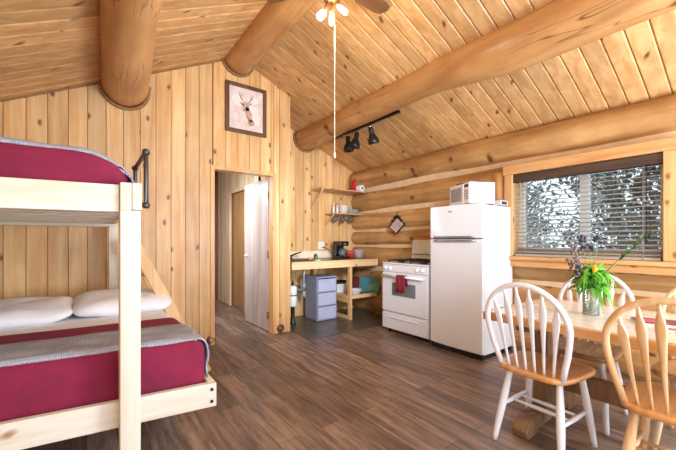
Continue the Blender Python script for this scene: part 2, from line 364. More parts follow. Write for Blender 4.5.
def tag(o, label, cat, group=None, kind=None):
    o['label'] = label; o['category'] = cat
    if group: o['group'] = group
    if kind: o['kind'] = kind
    return o
def thing(name, label, cat, loc=(0, 0, 0), rz=0., group=None, kind=None):
    o = bpy.data.objects.new(name, None); COL.objects.link(o); o.empty_display_size = .05
    o.location = loc; o.rotation_euler = (0, 0, rz)
    return tag(o, label, cat, group, kind)
def struct(o, label, cat):
    return tag(o, label, cat, None, 'structure')
def dup(root, loc, rz, label, group=None):
    r = root.copy(); COL.objects.link(r); r.location = loc; r.rotation_euler = (0, 0, rz); r['label'] = label
    if group: r['group'] = group
    for ch in list(root.children):
        c = ch.copy(); COL.objects.link(c); c.parent = r
        for g in list(ch.children):
            d = g.copy(); COL.objects.link(d); d.parent = c
    return r
def B(*a): return MB().box(*a)

def rbox(x0, x1, y0, y1, z0, z1, r, n=6, crown=0., nx=10, ny=14, wob=0., warp=None, rv=None):
    """soft rounded box (mattresses, cushions, covers); rings from the bottom up over a rounded top, top crowned"""
    m = MB(); rv = rv or r
    def outline(ins, z):
        xa, xb, ya, yb = x0+ins, x1-ins, y0+ins, y1-ins
        rr = max(r-ins, .004); pts = []
        def arc(cx, cy, a0):
            for k in range(n+1):
                a = a0+PI/2*k/n; pts.append((cx+rr*math.cos(a), cy+rr*math.sin(a)))
        def line(p, q, k):
            for i in range(1, k): pts.append((p[0]+(q[0]-p[0])*i/k, p[1]+(q[1]-p[1])*i/k))
        arc(xb-rr, ya+rr, -PI/2); line((xb, ya+rr), (xb, yb-rr), ny)
        arc(xb-rr, yb-rr, 0); line((xb-rr, yb), (xa+rr, yb), nx)
        arc(xa+rr, yb-rr, PI/2); line((xa, yb-rr), (xa, ya+rr), ny)
        arc(xa+rr, ya+rr, PI); line((xa+rr, ya), (xb-rr, ya), nx)
        return pts
    rings = []
    def put(ins, z, cr=0.):
        ring = []
        for (x, y) in outline(ins, z):
            zz = z+cr
            if wob:
                w = wob*(math.sin(x*23+y*11)+math.sin(x*9-y*17+1.3)+math.sin(z*31+x*13))/3
                x += w*.6; y += w; zz += w*.5
            if warp: x, y, zz = warp(x, y, zz)
            ring.append((x, y, zz))
        rings.append(ring)
    put(rv*.3, z0); 
    for k in range(1, 4): put(rv*.3*(1-k/3), z0+rv*.3*k/3)
    hs = max(2, int((z1-z0-rv)/.05))
    for k in range(1, hs+1): put(0, z0+rv*.3+(z1-rv-z0-rv*.3)*k/hs)
    for k in range(1, 7):
        a = PI/2*k/6; put(rv*(1-math.cos(a)), z1-rv+rv*math.sin(a))
    wmin = min(x1-x0, y1-y0)/2
    for k in range(1, 6):
        t = k/5.; ins = rv+(wmin-rv-.02)*t
        put(ins, z1, crown*(1-(1-t)**2))
    return m.rings(rings)

# ------------------------------------------------------------------ room numbers (metres; camera at the origin, y runs along the ridge)
XR, YP, YK, XJ = 3.88, 4.02, 4.72, 2.18
RX, RZ = 1.47, 3.425
def zl(x): return 2.6875+.5*x
def zr(x): return RZ-.43*(x-RX)
def zc(x): return zl(x) if x < RX else zr(x)
XL, YB = -.86, -1.6

# floor
struct(B(XL-.2, XR+.3, YB, 7.3, -.06, 0).build('floor', M['floor']), 'dark brown plank floor running back to the hallway', 'floor')
struct(B(XJ+.0, XR-.02, 3.5, YK, .0, .004).build('floor_kitchen', M['vinyl']), 'dark grey-green vinyl floor patch under the kitchen counter', 'floor')

# partition wall made of vertical tongue and groove boards
def board_wall(m, y, x0, x1, top, bot=lambda x: 0., w=.145, g=.0055, th=.02, off=0.):
    x = x0-off
    while x < x1-.001:
        a, b = max(x, x0), min(x+w, x1)
        if b-a > .012:
            aa, bb = a+g/2, b-g/2
            z0 = bot((a+b)/2)
            m.hexa([(aa, y, z0), (bb, y, z0), (bb, y+th, z0), (aa, y+th, z0), (aa, y, top(aa)), (bb, y, top(bb)), (bb, y+th, top(bb)), (aa, y+th, top(aa))])
        x += w
DX0, DX1, DH = 1.18, 1.94, 2.045
m = MB()
board_wall(m, YP, XL, DX0, zc); board_wall(m, YP, DX0, DX1, zc, lambda x: DH); board_wall(m, YP, DX1, XJ, zc, off=.06)
w = m.build('wall_partition', M['wall'])
struct(w, 'honey knotty pine plank partition wall with a doorway', 'wall')
m = MB()
for a, b, z0 in ((XL, DX0, 0), (DX0, DX1, DH), (DX1, XJ, 0)):
    n = 8
    for k in range(n):
        p, q = a+(b-a)*k/n, a+(b-a)*(k+1)/n
        m.hexa([(p, YP+.012, z0), (q, YP+.012, z0), (q, YP+.1, z0), (p, YP+.1, z0), (p, YP+.012, zc(p)), (q, YP+.012, zc(q)), (q, YP+.1, zc(q)), (p, YP+.1, zc(p))])
m.build('backing', M['groove'], w)
m = MB(); m.box(XJ-.012, XJ, YP-.004, YP+.12, 0, zr(XJ)-.01)
m.build('corner_board', M['wall'], w)
m = MB(); m.box(XJ-.1, XJ-.004, YP+.1, YK+.1, 0, zr(XJ)); m.build('return_wall', M['wall'], w)
# kitchen end wall
m = MB(); board_wall(m, YK, XJ-.1, XR+.12, zc)
w = struct(m.build('wall_kitchen', M['wall']), 'knotty pine plank end wall behind the kitchen shelves', 'wall')
m = MB()
for k in range(6):
    p = XJ-.1+(XR+.22-XJ)*k/6; q = XJ-.1+(XR+.22-XJ)*(k+1)/6
    m.hexa([(p, YK+.012, 0), (q, YK+.012, 0), (q, YK+.1, 0), (p, YK+.1, 0), (p, YK+.012, zc(p)), (q, YK+.012, zc(q)), (q, YK+.1, zc(q)), (p, YK+.1, zc(p))])
m.build('backing', M['groove'], w)
# left wall (outside the frame) closes the room
m = MB(); y = YB
while y < YP-.01:
    m.box(XL-.03, XL, y+.0035, min(y+.145, YP)-.0035, 0, zl(XL)); y += .145
w = struct(m.build('wall_left', M['wall']), 'knotty pine plank wall along the bunk bed', 'wall')
B(XL-.12, XL-.012, YB, YP+.1, 0, zl(XL)).build('backing', M['groove'], w)

# ceiling: boards run down both slopes
def ceiling_side(x0, x1, f, name, label):
    m = MB(); y = YB; wd = .138; th = .02
    while y < YK+.1:
        a, b = y+.003, y+wd-.003
        c = .008
        sec = [(a, th), (a, .007), (a+c, 0), (b-c, 0), (b, .007), (b, th)]
        m.add([(x0, p, f(x0)+q) for p, q in sec]+[(x1, p, f(x1)+q) for p, q in sec], [(0, 1, 2, 3, 4, 5), (11, 10, 9, 8, 7, 6)]+[(i, 6+i, 6+(i+1) % 6, (i+1) % 6) for i in range(6)])
        y += wd
    o = struct(m.build(name, M['ceil']), label, 'ceiling')
    m = MB(); y0, y1 = YB, YK+.15
    m.hexa([(x0, y0, f(x0)+.012), (x1, y0, f(x1)+.012), (x1, y1, f(x1)+.012), (x0, y1, f(x0)+.012), (x0, y0, f(x0)+.15), (x1, y0, f(x1)+.15), (x1, y1, f(x1)+.15), (x0, y1, f(x0)+.15)])
    m.build('backing', M['groove'], o)
ceiling_side(XL-.2, RX, zl, 'ceiling', 'tongue and groove pine ceiling slope above the bunk bed')
ceiling_side(RX, XR+.35, zr, 'ceiling', 'tongue and groove pine ceiling slope above the kitchen and table')

# log wall on the right
WY0, WY1, WZ0, WZ1 = .645, 1.85, 1.035, 1.92
m = MB()
for a, b, z0, z1 in ((YB, WY0-.02, 0, 2.45), (WY1+.02, YK, 0, 2.45), (WY0-.02, WY1+.02, 0, WZ0-.02), (WY0-.02, WY1+.02, WZ1+.02, 2.45)):
    m.box(XR-.02, XR+.2, a, b, z0, z1)
wr = struct(m.build('wall_right', M['chink']), 'peeled log wall with tan chinking behind the refrigerator', 'wall')
def logrow(z0, z1, y0, y1, seed, prot=.14, taper=0.):
    rnd = random.Random(seed); m = MB(); zc_ = (z0+z1)/2; h = (z1-z0)/2-.003; rings = []; n = 22; k = 40
    ph = [rnd.random()*6 for _ in range(4)]
    for i in range(k+1):
        y = y0+(y1-y0)*i/k
        wv = 1+.03*math.sin(y*2.3+ph[0])+.02*math.sin(y*5.1+ph[1])+taper*(y-2)
        dz = .012*math.sin(y*1.4+ph[2])
        rings.append([(XR+.05-prot*wv*math.cos(2*PI*j/n), y, zc_+dz+h*wv*math.sin(2*PI*j/n)) for j in range(n)])
    m.rings(rings, rnd=rnd.random())
    return m.build('log', M['log'], wr)
CH = [-.02, .39, .75, 1.125, 1.38, 1.70, 2.06, 2.44]
for i in range(len(CH)-1):
    a, b = CH[i], CH[i+1]
    if b > WZ0+.1 and a < WZ1:
        logrow(a, b, YB, WY0-.1, 10+i); logrow(a, b, WY1+.06, YK+.02, 30+i)
        if i == 3: logrow(a, WZ0-.03, WY0-.16, WY1+.1, 70, .135)
    elif i == 6:
        logrow(a+.03, b, YB, YK+.02, 50, .2, .0)
    else:
        logrow(a, b, YB, YK+.02, 10+i)

# log beams
def lerp(tab, y):
    if y <= tab[0][0]: return tab[0][1:]
    for p, q in zip(tab, tab[1:]):
        if y <= q[0]:
            f = (y-p[0])/(q[0]-p[0]); f = f*f*(3-2*f); return tuple(a+(b-a)*f for a, b in zip(p[1:], q[1:]))
    return tab[-1][1:]
def beam(x, z, r0, r1, y1, seed, name, label, bend=0., tab=None):
    rnd = random.Random(seed); m = MB(); rings = []; n = 32; k = 60; ph = [rnd.random()*6 for _ in range(6)]
    for i in range(k+1):
        t = i/k; y = YB+(y1-YB)*t; r = r0+(r1-r0)*t
        if tab: r, z, x = lerp(tab, y)
        cx = x+bend*math.sin(y*1.3+ph[0]); cz = z+bend*math.sin(y*1.0+ph[1])
        ring = []
        for j in range(n):
            a = 2*PI*j/n
            rr = r*(1+.02*math.sin(2*a+ph[2]+y*.8)+.016*math.sin(3*a+ph[3]-y*1.9)+.012*math.sin(y*4+ph[4]+a))
            ring.append((cx+rr*math.cos(a), y, cz+rr*math.sin(a)))
        rings.append(ring)
    m.rings(rings, rnd=rnd.random())
    o = m.build(name, M['beam'])
    struct(o, label, 'beam')
    # rope caulking where the log meets the wall
    yr = y1-.045; rr = r+.014
    pts = []
    for j in range(40):
        a = 2*PI*j/40
        px, pz = cx+rr*math.cos(a), cz+rr*math.sin(a)
        if pz < zc(px)+.0: pts.append((a, (px, yr, pz)))
    pts.sort(key=lambda q: (q[0]-PI/2) % (2*PI))
    MB().tube([p for _, p in pts], .017, 7, up=(0, 1, 0)).build('rope_caulking', M['rope'], o)
    return o
beam(.315, 2.735, .215, .198, YP+.03, 1, 'log_beam', 'peeled log purlin above the bunk bed', .004, [(-1.6, .145, 2.66, .10), (1.6, .148, 2.685, .195), (2.3, .158, 2.70, .225), (4.1, .196, 2.735, .312)])
beam(RX, 3.385, .165, .178, YP+.03, 2, 'log_beam', 'peeled log ridge beam at the peak carrying the ceiling fan', .004)
beam(2.82, 2.82, .215, .185, YK+.03, 3, 'log_beam', 'long peeled log purlin over the kitchen with a track light on it', .006,
     [(-1.6, .21, 2.83, 2.82), (.6, .20, 2.81, 2.82), (1.25, .19, 2.80, 2.82), (2.4, .158, 2.868, 2.82), (3.5, .165, 2.85, 2.82), (4.75, .188, 2.83, 2.82)])

# rope line where wall meets ceiling
def rope(name, a, b, f, y, label):
    m = MB(); m.tube([(a+(b-a)*k/12, y, f(a+(b-a)*k/12)-.008) for k in range(13)], .010, 6, up=(0, 1, 0))
    struct(m.build(name, M['rope']), label, 'trim')
rope('trim_1', XL, .09, zl, YP-.008, 'rope along the gable from left wall to the bunk purlin')
rope('trim_2', .53, 1.27, zl, YP-.008, 'rope along the gable between bunk purlin and ridge beam')

# ------------------------------------------------------------------ window
wf = MB()
wx0, wx1 = XR-.15, XR-.02
wn = thing('window_1', 'two-pane sliding window in a pine surround on the log wall', 'window', (XR, (WY0+WY1)/2, WZ0), 0, None, 'structure')
def wbox(m, x0, x1, y0, y1, z0, z1): return m.box(x0-XR, x1-XR, y0-(WY0+WY1)/2, y1-(WY0+WY1)/2, z0-WZ0, z1-WZ0)
wbox(MB(), wx0, wx1+.1, WY1, WY1+.09, WZ0+.001, WZ1+.004).build('casing', M['trimwood'], wn, .006)
wbox(MB(), wx0, wx1+.1, WY0-.12, WY0, WZ0+.001, WZ1+.004).build('casing', M['trimwood'], wn, .006)
wbox(MB(), wx0-.01, wx1+.1, WY0-.14, WY1+.1, WZ1+.005, WZ1+.105).build('casing', M['trimwoodY'], wn, .006)
wbox(MB(), wx0-.03, wx1+.1, WY0-.14, WY1+.1, WZ0-.04, WZ0).build('sill', M['trimwoodY'], wn, .006)
wbox(MB(), wx0+.0, wx1+.1, WY0-.14, WY1+.1, WZ0-.11, WZ0-.042).build('apron', M['trimwoodY'], wn, .006)
fx0, fx1 = XR+.02, XR+.08
m = MB()
wbox(m, fx0, fx1, WY0, WY0+.045, WZ0, WZ1); wbox(m, fx0, fx1, WY1-.045, WY1, WZ0, WZ1); wbox(m, fx0, fx1, WY0+.045, WY1-.045, WZ0, WZ0+.05)
wbox(m, fx0, fx1, WY0+.045, WY1-.045, WZ1-.05, WZ1)
m.build('vinyl_frame', M['vinylframe'], wn)
wbox(MB(), fx0-.005, fx1, 1.20, 1.27, WZ0+.05, WZ1-.05).build('meeting_stile', M['vinylframe'], wn)
for a, b in ((WY0+.045, 1.20), (1.27, WY1-.045)):
    wbox(MB(), fx0+.025, fx0+.031, a, b, WZ0+.05, WZ1-.05).build('pane', M['glass'], wn)
# rounded post left of window
m = MB(); m.tube([(XR-.06, 2.02, z) for z in (0.9, 1.2, 1.5, 1.8, 1.97)], [(.075, .085)]*5, 18, up=(1, 0, 0))
struct(m.build('trim_3', M['trimwood']), 'rounded vertical pine post between window casing and refrigerator', 'trim')

# blind
bl = thing('window_blind', 'horizontal slat blind with dark brown valance, lowered over the window', 'blind', (XR-.1, (WY0+WY1)/2, WZ0))
hy = (WY1-WY0)/2-.006
B(-.035, .03, -hy-.004, hy+.004, WZ1-WZ0-.085, WZ1-WZ0-.003).build('valance', M['valance'], bl, .003)
m = MB(); ns = 19
for k in range(ns):
    z = .05+(WZ1-WZ0-.145)*k/(ns-1)
    c, s_ = math.cos(R(14)), math.sin(R(14))
    hw = .023; t = .0016
    m.hexa([(-hw*c, -hy+.01, z-hw*s_-t), (hw*c, -hy+.01, z+hw*s_-t), (hw*c, hy-.01, z+hw*s_-t), (-hw*c, hy-.01, z-hw*s_-t),
            (-hw*c, -hy+.01, z-hw*s_+t), (hw*c, -hy+.01, z+hw*s_+t), (hw*c, hy-.01, z+hw*s_+t), (-hw*c, hy-.01, z-hw*s_+t)])
m.build('slats', M['slat'], bl)
B(-.025, .025, -hy+.01, hy-.01, .003, .026).build('bottom_rail', M['slat'], bl)
for yy in (hy-.12, .0, -hy+.12):
    m = MB(); m.tube([(-.026, yy, .01), (-.026, yy, WZ1-WZ0-.08)], .0022, 5); m.tube([(.026, yy, .01), (.026, yy, WZ1-WZ0-.08)], .0022, 5)
    m.build('ladder_cord', M['slat'], bl)
m = MB(); m.tube([(-.034, -hy+.075, WZ1-WZ0-.08), (-.034, -hy+.075, .24)], .002, 5); m.tube([(-.034, -hy+.095, WZ1-WZ0-.08), (-.034, -hy+.095, .2)], .002, 5)
lc = m.build('lift_cord', M['black'], bl)
m = MB(); m.lathe([(.003, .03), (.011, .0), (.010, -.02), (.004, -.03)], (-.034, -hy+.075, .22), 10); m.lathe([(.003, .03), (.011, .0), (.010, -.02), (.004, -.03)], (-.034, -hy+.095, .185), 10)
m.build('tassel', M['black'], lc)
MB().tube([(-.034, hy-.07, WZ1-WZ0-.08), (-.036, hy-.068, .25)], .004, 6).build('tilt_wand', M['slat'], bl)

# ------------------------------------------------------------------ outside: ground and trees
struct(B(XR+.5, 30, -14, 22, -1.0, -.6).build('ground_outside', M['grass']), 'pale dry grass outside the window', 'ground')
def tree(x, y, h, rad, seed, fol, n, label):
    rnd = random.Random(seed)
    t = thing('leafy_tree', label, 'tree', (x, y, -.6), 0, 'trees outside the window')
    m = MB(); pts = [(rnd.uniform(-.1, .1)*k, rnd.uniform(-.1, .1)*k, h*.8*k/6) for k in range(7)]
    m.tube(pts, [.16*(1-.12*k) for k in range(7)], 8)
    tips = []
    for k in range(14):
        z = h*(.2+.55*rnd.random()); a = rnd.uniform(0, 2*PI); l = rad*rnd.uniform(.5, .95)
        e = (l*math.cos(a), l*math.sin(a), z+rnd.uniform(.1, .8)); m.tube([(0, 0, z), (e[0]*.5, e[1]*.5, z+.2), e], [.05, .035, .012], 6); tips.append(e)
    m.build('trunk', M['treebark'], t)
    m = MB()
    for k in range(n):
        c = rnd.choice(tips) if rnd.random() < .6 else (rnd.gauss(0, rad*.45), rnd.gauss(0, rad*.45), h*(.08+.85*rnd.random()))
        p = Vector((c[0]+rnd.gauss(0, .3), c[1]+rnd.gauss(0, .3), c[2]+rnd.gauss(0, .3)))
        a = Vector((rnd.gauss(0, 1), rnd.gauss(0, 1), rnd.gauss(0, 1))).normalized(); b = a.cross(Vector((rnd.gauss(0, 1), rnd.gauss(0, 1), rnd.gauss(0, 1)))).normalized()
        s1, s2 = rnd.uniform(.04, .10), rnd.uniform(.02, .045)
        m.add([p-a*s1, p+b*s2, p+a*s1, p-b*s2], [(0, 1, 2, 3)], False, rnd.random())
    m.build('foliage', fol, t)
tree(8.0, 1.5, 5.2, 1.15, 11, M['foliage'], 3600, 'dark leafy tree outside the table end of the window')
tree(8.2, 4.3, 5.6, 1.25, 12, M['foliage2'], 3400, 'pale leafy tree outside the kitchen end of the window')
tree(12.5, 3.1, 6.5, 1.5, 14, M['foliage2'], 4200, 'tall pale tree seen between the nearer two outside the window')
tree(13.0, 6.6, 6.5, 1.5, 15, M['foliage'], 3600, 'distant dark tree at the kitchen end of the window')
tree(12.5, -.4, 6.0, 1.5, 16, M['foliage'], 1500, 'distant dark tree at the table end of the window')

# ------------------------------------------------------------------ hallway
HX = 2.15
m = MB(); y = YK+.1
HY0, HY1 = 5.52, 6.24
while y < 7.0:
    b = min(y+.12, 7.0); z0 = 2.06 if (y > HY0-.06 and b < HY1+.06) else 0
    m.box(HX, HX+.03, y+.003, b-.003, z0, 2.6); y += .12
w = struct(m.build('wall_hallway', M['wall_pale']), 'pale pine board wall along the hallway', 'wall')
m = MB(); m.box(HX+.012, HX+.1, YK+.1, HY0, 0, 2.6); m.box(HX+.012, HX+.1, HY0, HY1, 2.06, 2.6); m.box(HX+.012, HX+.1, HY1, 7, 0, 2.6)
m.build('backing', M['groove'], w)
m = MB(); m.box(HX-.02, HX+.02, HY0-.07, HY0, 0, 2.12); m.box(HX-.02, HX+.02, HY1, HY1+.07, 0, 2.12); m.box(HX-.02, HX+.02, HY0, HY1, 2.06, 2.12)
m.build('door_casing', M['wall_pale'], w)
d = struct(B(HX+.05, HX+.09, HY0, HY1, 0.005, 2.06).build('door_2', M['doortan']), 'tan inner door down the hallway, closed', 'door')
MB().lathe([(.0, .0), (.02, .004), (.026, .03), (.014, .05)], mat=Matrix.Translation((HX+.05, HY0+.07, 1.0)) @ Matrix.Rotation(-PI/2, 4, 'Y')).build('handle', M['brass'], d)
struct(B(.9, HX+.1, 7.0, 7.1, 0, 2.6).build('wall_hallway_end', M['redwall']), 'reddish brown end wall of the hallway', 'wall')
struct(B(.8, .9, YP+.1, 7.1, 0, 2.6).build('wall_hallway_left', M['wall_pale']), 'pale pine wall on the near side of the hallway', 'wall')
struct(B(.8, HX+.1, YP+.1, 7.1, 2.6, 2.65).build('ceiling_hallway', M['wall_pale']), 'pale pine hallway ceiling', 'ceiling')
# hinged door leaf standing open into the hallway
d = thing('door_1', 'pale birch flush door standing open into the hallway', 'door', (DX1+.0, YP+.13, 0), R(1), None, 'structure')
B(-.02, .02, 0, .76, .012, 2.02).build('door_leaf', M['doorwood'], d, .002)
m = MB()
m.lathe([(.026, 0), (.026, .006), (.01, .008), (.01, .045)], mat=Matrix.Translation((-.02, .70, .98)) @ Matrix.Rotation(-PI/2, 4, 'Y'), seg=14)
m.tube([(-.062, .70, .98), (-.066, .66, .978), (-.064, .59, .972)], [.009, .008, .006], 8)
m.build('handle', M['steel'], d)
for z in (.22, 1.02, 1.8): B(-.03, .026, -.018, .004, z-.045, z+.045).build('hinge', M['brass'], d)
# rough-sawn door frame
m = MB()
m.box(DX0-.035, DX0+.014, YP-.012, YP+.112, 0, DH+.03); m.box(DX1-.014, DX1+.03, YP-.012, YP+.112, 0, DH+.03); m.box(DX0+.014, DX1-.014, YP-.012, YP+.112, DH-.014, DH+.03)
struct(m.build('trim_4', M['trimwood'], None, .004), 'thin pine casing around the hallway doorway', 'trim')
for n_, x_, lb in (('trim_5', 1.155, 'round brown knot at the left foot of the doorway'), ('trim_6', 2.04, 'round brown knot at the right foot of the doorway')):
    struct(MB().lathe([(.0, -.008), (.03, -.012), (.052, -.006), (.055, .0)], mat=Matrix.Translation((x_, YP-.001, .056)) @ Matrix.Rotation(PI/2, 4, 'X') @ Matrix.Scale(-1, 4, (0, 0, 1)), seg=18).build(n_, M['frame']), lb, 'trim')
# ------------------------------------------------------------------ bunk bed
def warp_k(k, yh=3.9, yf=1.95):
    def f(x, y, z): return (x, y+k*(.4-x)*max(0, min(1, (yh-y)/(yh-yf))), z)
    return f
WB = warp_k(.13)
def wbx(m, x0, x1, y0, y1, z0, z1, k=None, rnd=None):
    k = k or WB
    p = [(x0, y0, z0), (x1, y0, z0), (x1, y1, z0), (x0, y1, z0), (x0, y0, z1), (x1, y0, z1), (x1, y1, z1), (x0, y1, z1)]
    return m.hexa([k(*q) for q in p], rnd)
bed = thing('bunk_bed', 'whitewashed pine bunk bed, narrow bunk over wider bed, against the plank wall', 'bunk bed')
BX0 = -.80
yf = 1.93
mp_ = wbx(MB(), .128, .212, yf-.06, yf+.03, 0, 1.352); wbx(mp_, .128, .175, yf-.06, yf+.03, 1.352, 1.485)
mp_.build('post', M['bed'], bed, .004)
wbx(MB(), BX0-.02, BX0+.06, yf-.06, yf+.03, 0, 1.9).build('post', M['bed'], bed, .004)
B(.165, .235, 3.78, 3.87, 0, 1.334).build('post', M['bed'], bed, .004)
B(BX0-.02, BX0+.06, 3.88, 3.97, 0, 1.9).build('post', M['bed'], bed, .004)
wbx(MB(), BX0+.062, .126, yf-.035, yf+.005, 1.345, 1.475).build('upper_foot_rail', M['bedX'], bed, .004)
B(BX0+.062, .235, 3.875, 3.915, 1.335, 1.475).build('upper_head_rail', M['bedX'], bed, .004)
wbx(MB(), .1765, .216, yf-.064, 3.77, 1.355, 1.485).build('upper_side_rail', M['bedY'], bed, .004)
wbx(MB(), BX0, BX0+.04, yf+.04, 3.86, 1.345, 1.475).build('upper_side_rail', M['bedY'], bed, .004)
m = MB()
for k in range(12): 
    y = 2.02+k*.155
    wbx(m, BX0+.05, .205, y, y+.08, 1.36, 1.378)
m.build('upper_slats', M['bedX'], bed)
lr = wbx(MB(), BX0, .587, yf+.032, yf+.07, .28, .41).build('lower_foot_rail', M['bedX'], bed, .004)
for z in (.312, .378):
    p = WB(.562, yf+.032, z)
    MB().lathe([(.009, 0), (.009, .004), (.005, .006)], mat=Matrix.Translation(p) @ Matrix.Rotation(PI/2, 4, 'X'), seg=10).build('bolt', M['black'], lr)
wbx(MB(), .55, .587, yf+.072, 3.9, .28, .41).build('lower_side_rail', M['bedY'], bed, .004)
wbx(MB(), BX0, BX0+.04, yf+.072, 3.86, .28, .41).build('lower_side_rail', M['bedY'], bed, .004)
B(BX0, .587, 3.905, 3.945, .28, .55).build('lower_head_rail', M['bedX'], bed, .004)
m = MB()
for k in range(12):
    y = 2.05+k*.155
    wbx(m, BX0+.05, .548, y, y+.08, .30, .318)
m.build('lower_slats', M['bedX'], bed)
for (x, y) in ((.46, 2.75), (.46, 3.8)): B(x, x+.085, y, y+.085, 0, .28).build('leg', M['bed'], bed, .004)
# ladder leaning from lower bed up to the upper side rail
for y in (3.2, 3.55):
    a = Vector((.883, y, .0)); b = Vector((.30, y, 1.20)); dd = (b-a).normalized(); sd = Vector((dd.z, 0, -dd.x))*.045
    m = MB(); q = []
    for e in (a, b):
        for s1, yy in ((-1, 0), (1, 0), (1, .04), (-1, .04)): q.append(tuple(e+sd*s1+Vector((0, yy, 0))))
    m.hexa(q).build('ladder_rail', M['ladder'], bed, .003)
for k in range(3):
    z = .30+.3*k; x = .883-.486*z
    B(x-.03, x+.03, 3.24, 3.55, z-.015, z+.015).build('ladder_rung', M['ladder'], bed)
# iron pipe grab handle
hx = .262
P0 = [(.218, 2.12, 1.40), (hx-.01, 2.12, 1.40), (hx, 2.12, 1.412), (hx, 2.12, 1.55), (hx, 2.12, 1.675), (hx, 2.135, 1.69), (hx, 2.4, 1.69), (hx, 2.62, 1.69), (hx, 2.635, 1.675), (hx, 2.635, 1.55), (hx, 2.635, 1.42), (hx-.01, 2.635, 1.40), (.218, 2.635, 1.40)]
hd = MB().tube(P0, .0125, 10, up=(.3, .2, .1)).build('grab_handle', M['pipe'], bed)
for p in ((hx, 2.12, 1.40), (hx, 2.12, 1.69), (hx, 2.635, 1.69), (hx, 2.635, 1.40)):
    MB().ico(p, .021).build('elbow_fitting', M['pipe'], hd)

# bedding
W2 = WB
mt = rbox(BX0+.05, .54, 2.04, 3.88, .325, .63, .06, warp=W2).build('mattress', M['sheet'])
tag(mt, 'thick white mattress on the lower bunk', 'mattress')
sp = rbox(BX0+.043, .555, 2.025, 2.80, .335, .642, .065, wob=.004, crown=.0, warp=W2).build('bedspread', M['burgundy'])
tag(sp, 'burgundy fleece bedspread tucked over the foot of the lower bunk', 'bedspread')
def strap(x0, x1, y0, y1, top, drop, r, warp, th=.008, foot=None, wob=.003, left=False):
    """a throw lying across a bed: flat on top, rolling over the right edge and hanging down"""
    prof = []
    n = 24
    for k in range(n+1):
        prof.append((x0+(x1-r-x0)*k/n, top))
    for k in range(1, 9):
        a = PI/2*k/8; prof.append((x1-r+r*math.sin(a), top-r+r*math.cos(a)))
    for k in range(1, 8):
        prof.append((x1+.006*math.sin(k), top-r-drop*k/7))
    m = MB(); ny = 14; vs = []; fs = []; L_ = len(prof)
    for layer in (0, 1):
        for j in range(ny+1):
            y = y0+(y1-y0)*j/ny
            for i, (x, z) in enumerate(prof):
                nx_ = 0 if i <= n else (1 if i > n+8 else math.sin(PI/2*(i-n)/8)); nz_ = math.sqrt(max(0, 1-nx_*nx_))
                w = wob*(math.sin(x*19+y*13)+math.sin(x*7-y*23))
                xx, zz = x+nx_*(th*layer+w*.5), z+nz_*(th*layer+w)
                yy = y
                if foot and y < foot+.035:
                    q = (foot+.035-y)/.035; 
                    zz -= .02*q*q*(1 if i <= n else .2)
                vs.append(warp(xx, yy, zz))
    N_ = (ny+1)*L_
    for j in range(ny):
        for i in range(L_-1):
            a = j*L_+i; fs.append((a, a+1, a+L_+1, a+L_)); b = a+N_; fs.append((b, b+L_, b+L_+1, b+1))
    for j in range(ny):
        for i in (0, L_-1):
            a = j*L_+i; fs.append((a, a+L_, a+L_+N_, a+N_))
    for i in range(L_-1):
        for j in (0, ny):
            a = j*L_+i; fs.append((a, a+1, a+1+N_, a+N_))
    m.add(vs, fs, True, .5)
    return m
th = strap(BX0+.06, .562, 2.06, 2.45, .647, .17, .06, W2, wob=.002, foot=2.06).build('throw_blanket', M['throw'])
tag(th, 'grey woven throw laid across the lower bunk near its foot', 'throw')
def WU(x, y, z):
    x2, y2, z2 = WB(x, y, z)
    return (x2, y2, z2-.10*max(0, (x+.05)/.24)**2*max(0, min(1.2, (z-1.45)/.17)))
us = rbox(BX0+.045, .174, 1.945, 3.76, 1.392, 1.64, .07, rv=.05, crown=.012, wob=.005, warp=WU).build('bedspread', M['burgundy'])
tag(us, 'burgundy fleece cover tucked over the whole upper bunk', 'bedspread')
ut = strap(BX0+.06, .184, 1.972, 2.45, 1.652, .10, .06, WU, wob=.003, foot=1.972, th=.01).build('throw_blanket', M['throw'])
tag(ut, 'grey throw with purple piping over the upper bunk', 'throw')
m = MB()
pp = []
for k in range(22):
    x = BX0+.06+(.124-BX0-.06)*k/21; pp.append(WU(x, 1.966, 1.612))
for k in range(1, 8):
    a = PI/2*k/7; pp.append(WU(.124+.063*math.sin(a), 1.966, 1.652-.06+.06*math.cos(a)-.04*(1-k/7)))
pp.append(WU(.190, 1.97, 1.46))
m.tube(pp, .006, 6).build('piping', M['trimpurple'], ut)
def pillow(x0, x1, y0, y1, z, h, seed, label, tilt=0.):
    rnd = random.Random(seed); a, b = (x1-x0)/2, (y1-y0)/2; rings = []; n = 40
    ph = [rnd.random()*6 for _ in range(4)]
    m = MB()
    for k in range(1, 14):
        t = -1+2*k/14.; s_ = math.sqrt(1-t*t)**.62 if abs(t) < 1 else 0
        ring = []
        for j in range(n):
            an = 2*PI*j/n; c, s = math.cos(an), math.sin(an)
            e = .42
            px = abs(c)**e*(1 if c >= 0 else -1); py = abs(s)**e*(1 if s >= 0 else -1)
            pinch = 1-.10*(1-abs(px*py))*(1-s_*.3)
            x = a*px*s_*pinch; y = b*py*s_*pinch
            zz = h/2*t*(1-.25*(abs(px)*abs(py))**2)
            zz += .008*math.sin(x*21+ph[0])*math.sin(y*17+ph[1])+tilt*y
            ring.append((x, y, zz))
        rings.append(ring)
    m.rings(rings, True, True)
    o = m.build('pillow', M['sheet'], None, 0, 2, 1, ((x0+x1)/2, (y0+y1)/2, z+h/2))
    return tag(o, label, 'pillow', 'pillows on the lower bunk')
pillow(-.79, -.06, 3.02, 3.55, .625, .15, 1, 'white pillow on the lower bunk, the one nearer the left picture edge', .12)
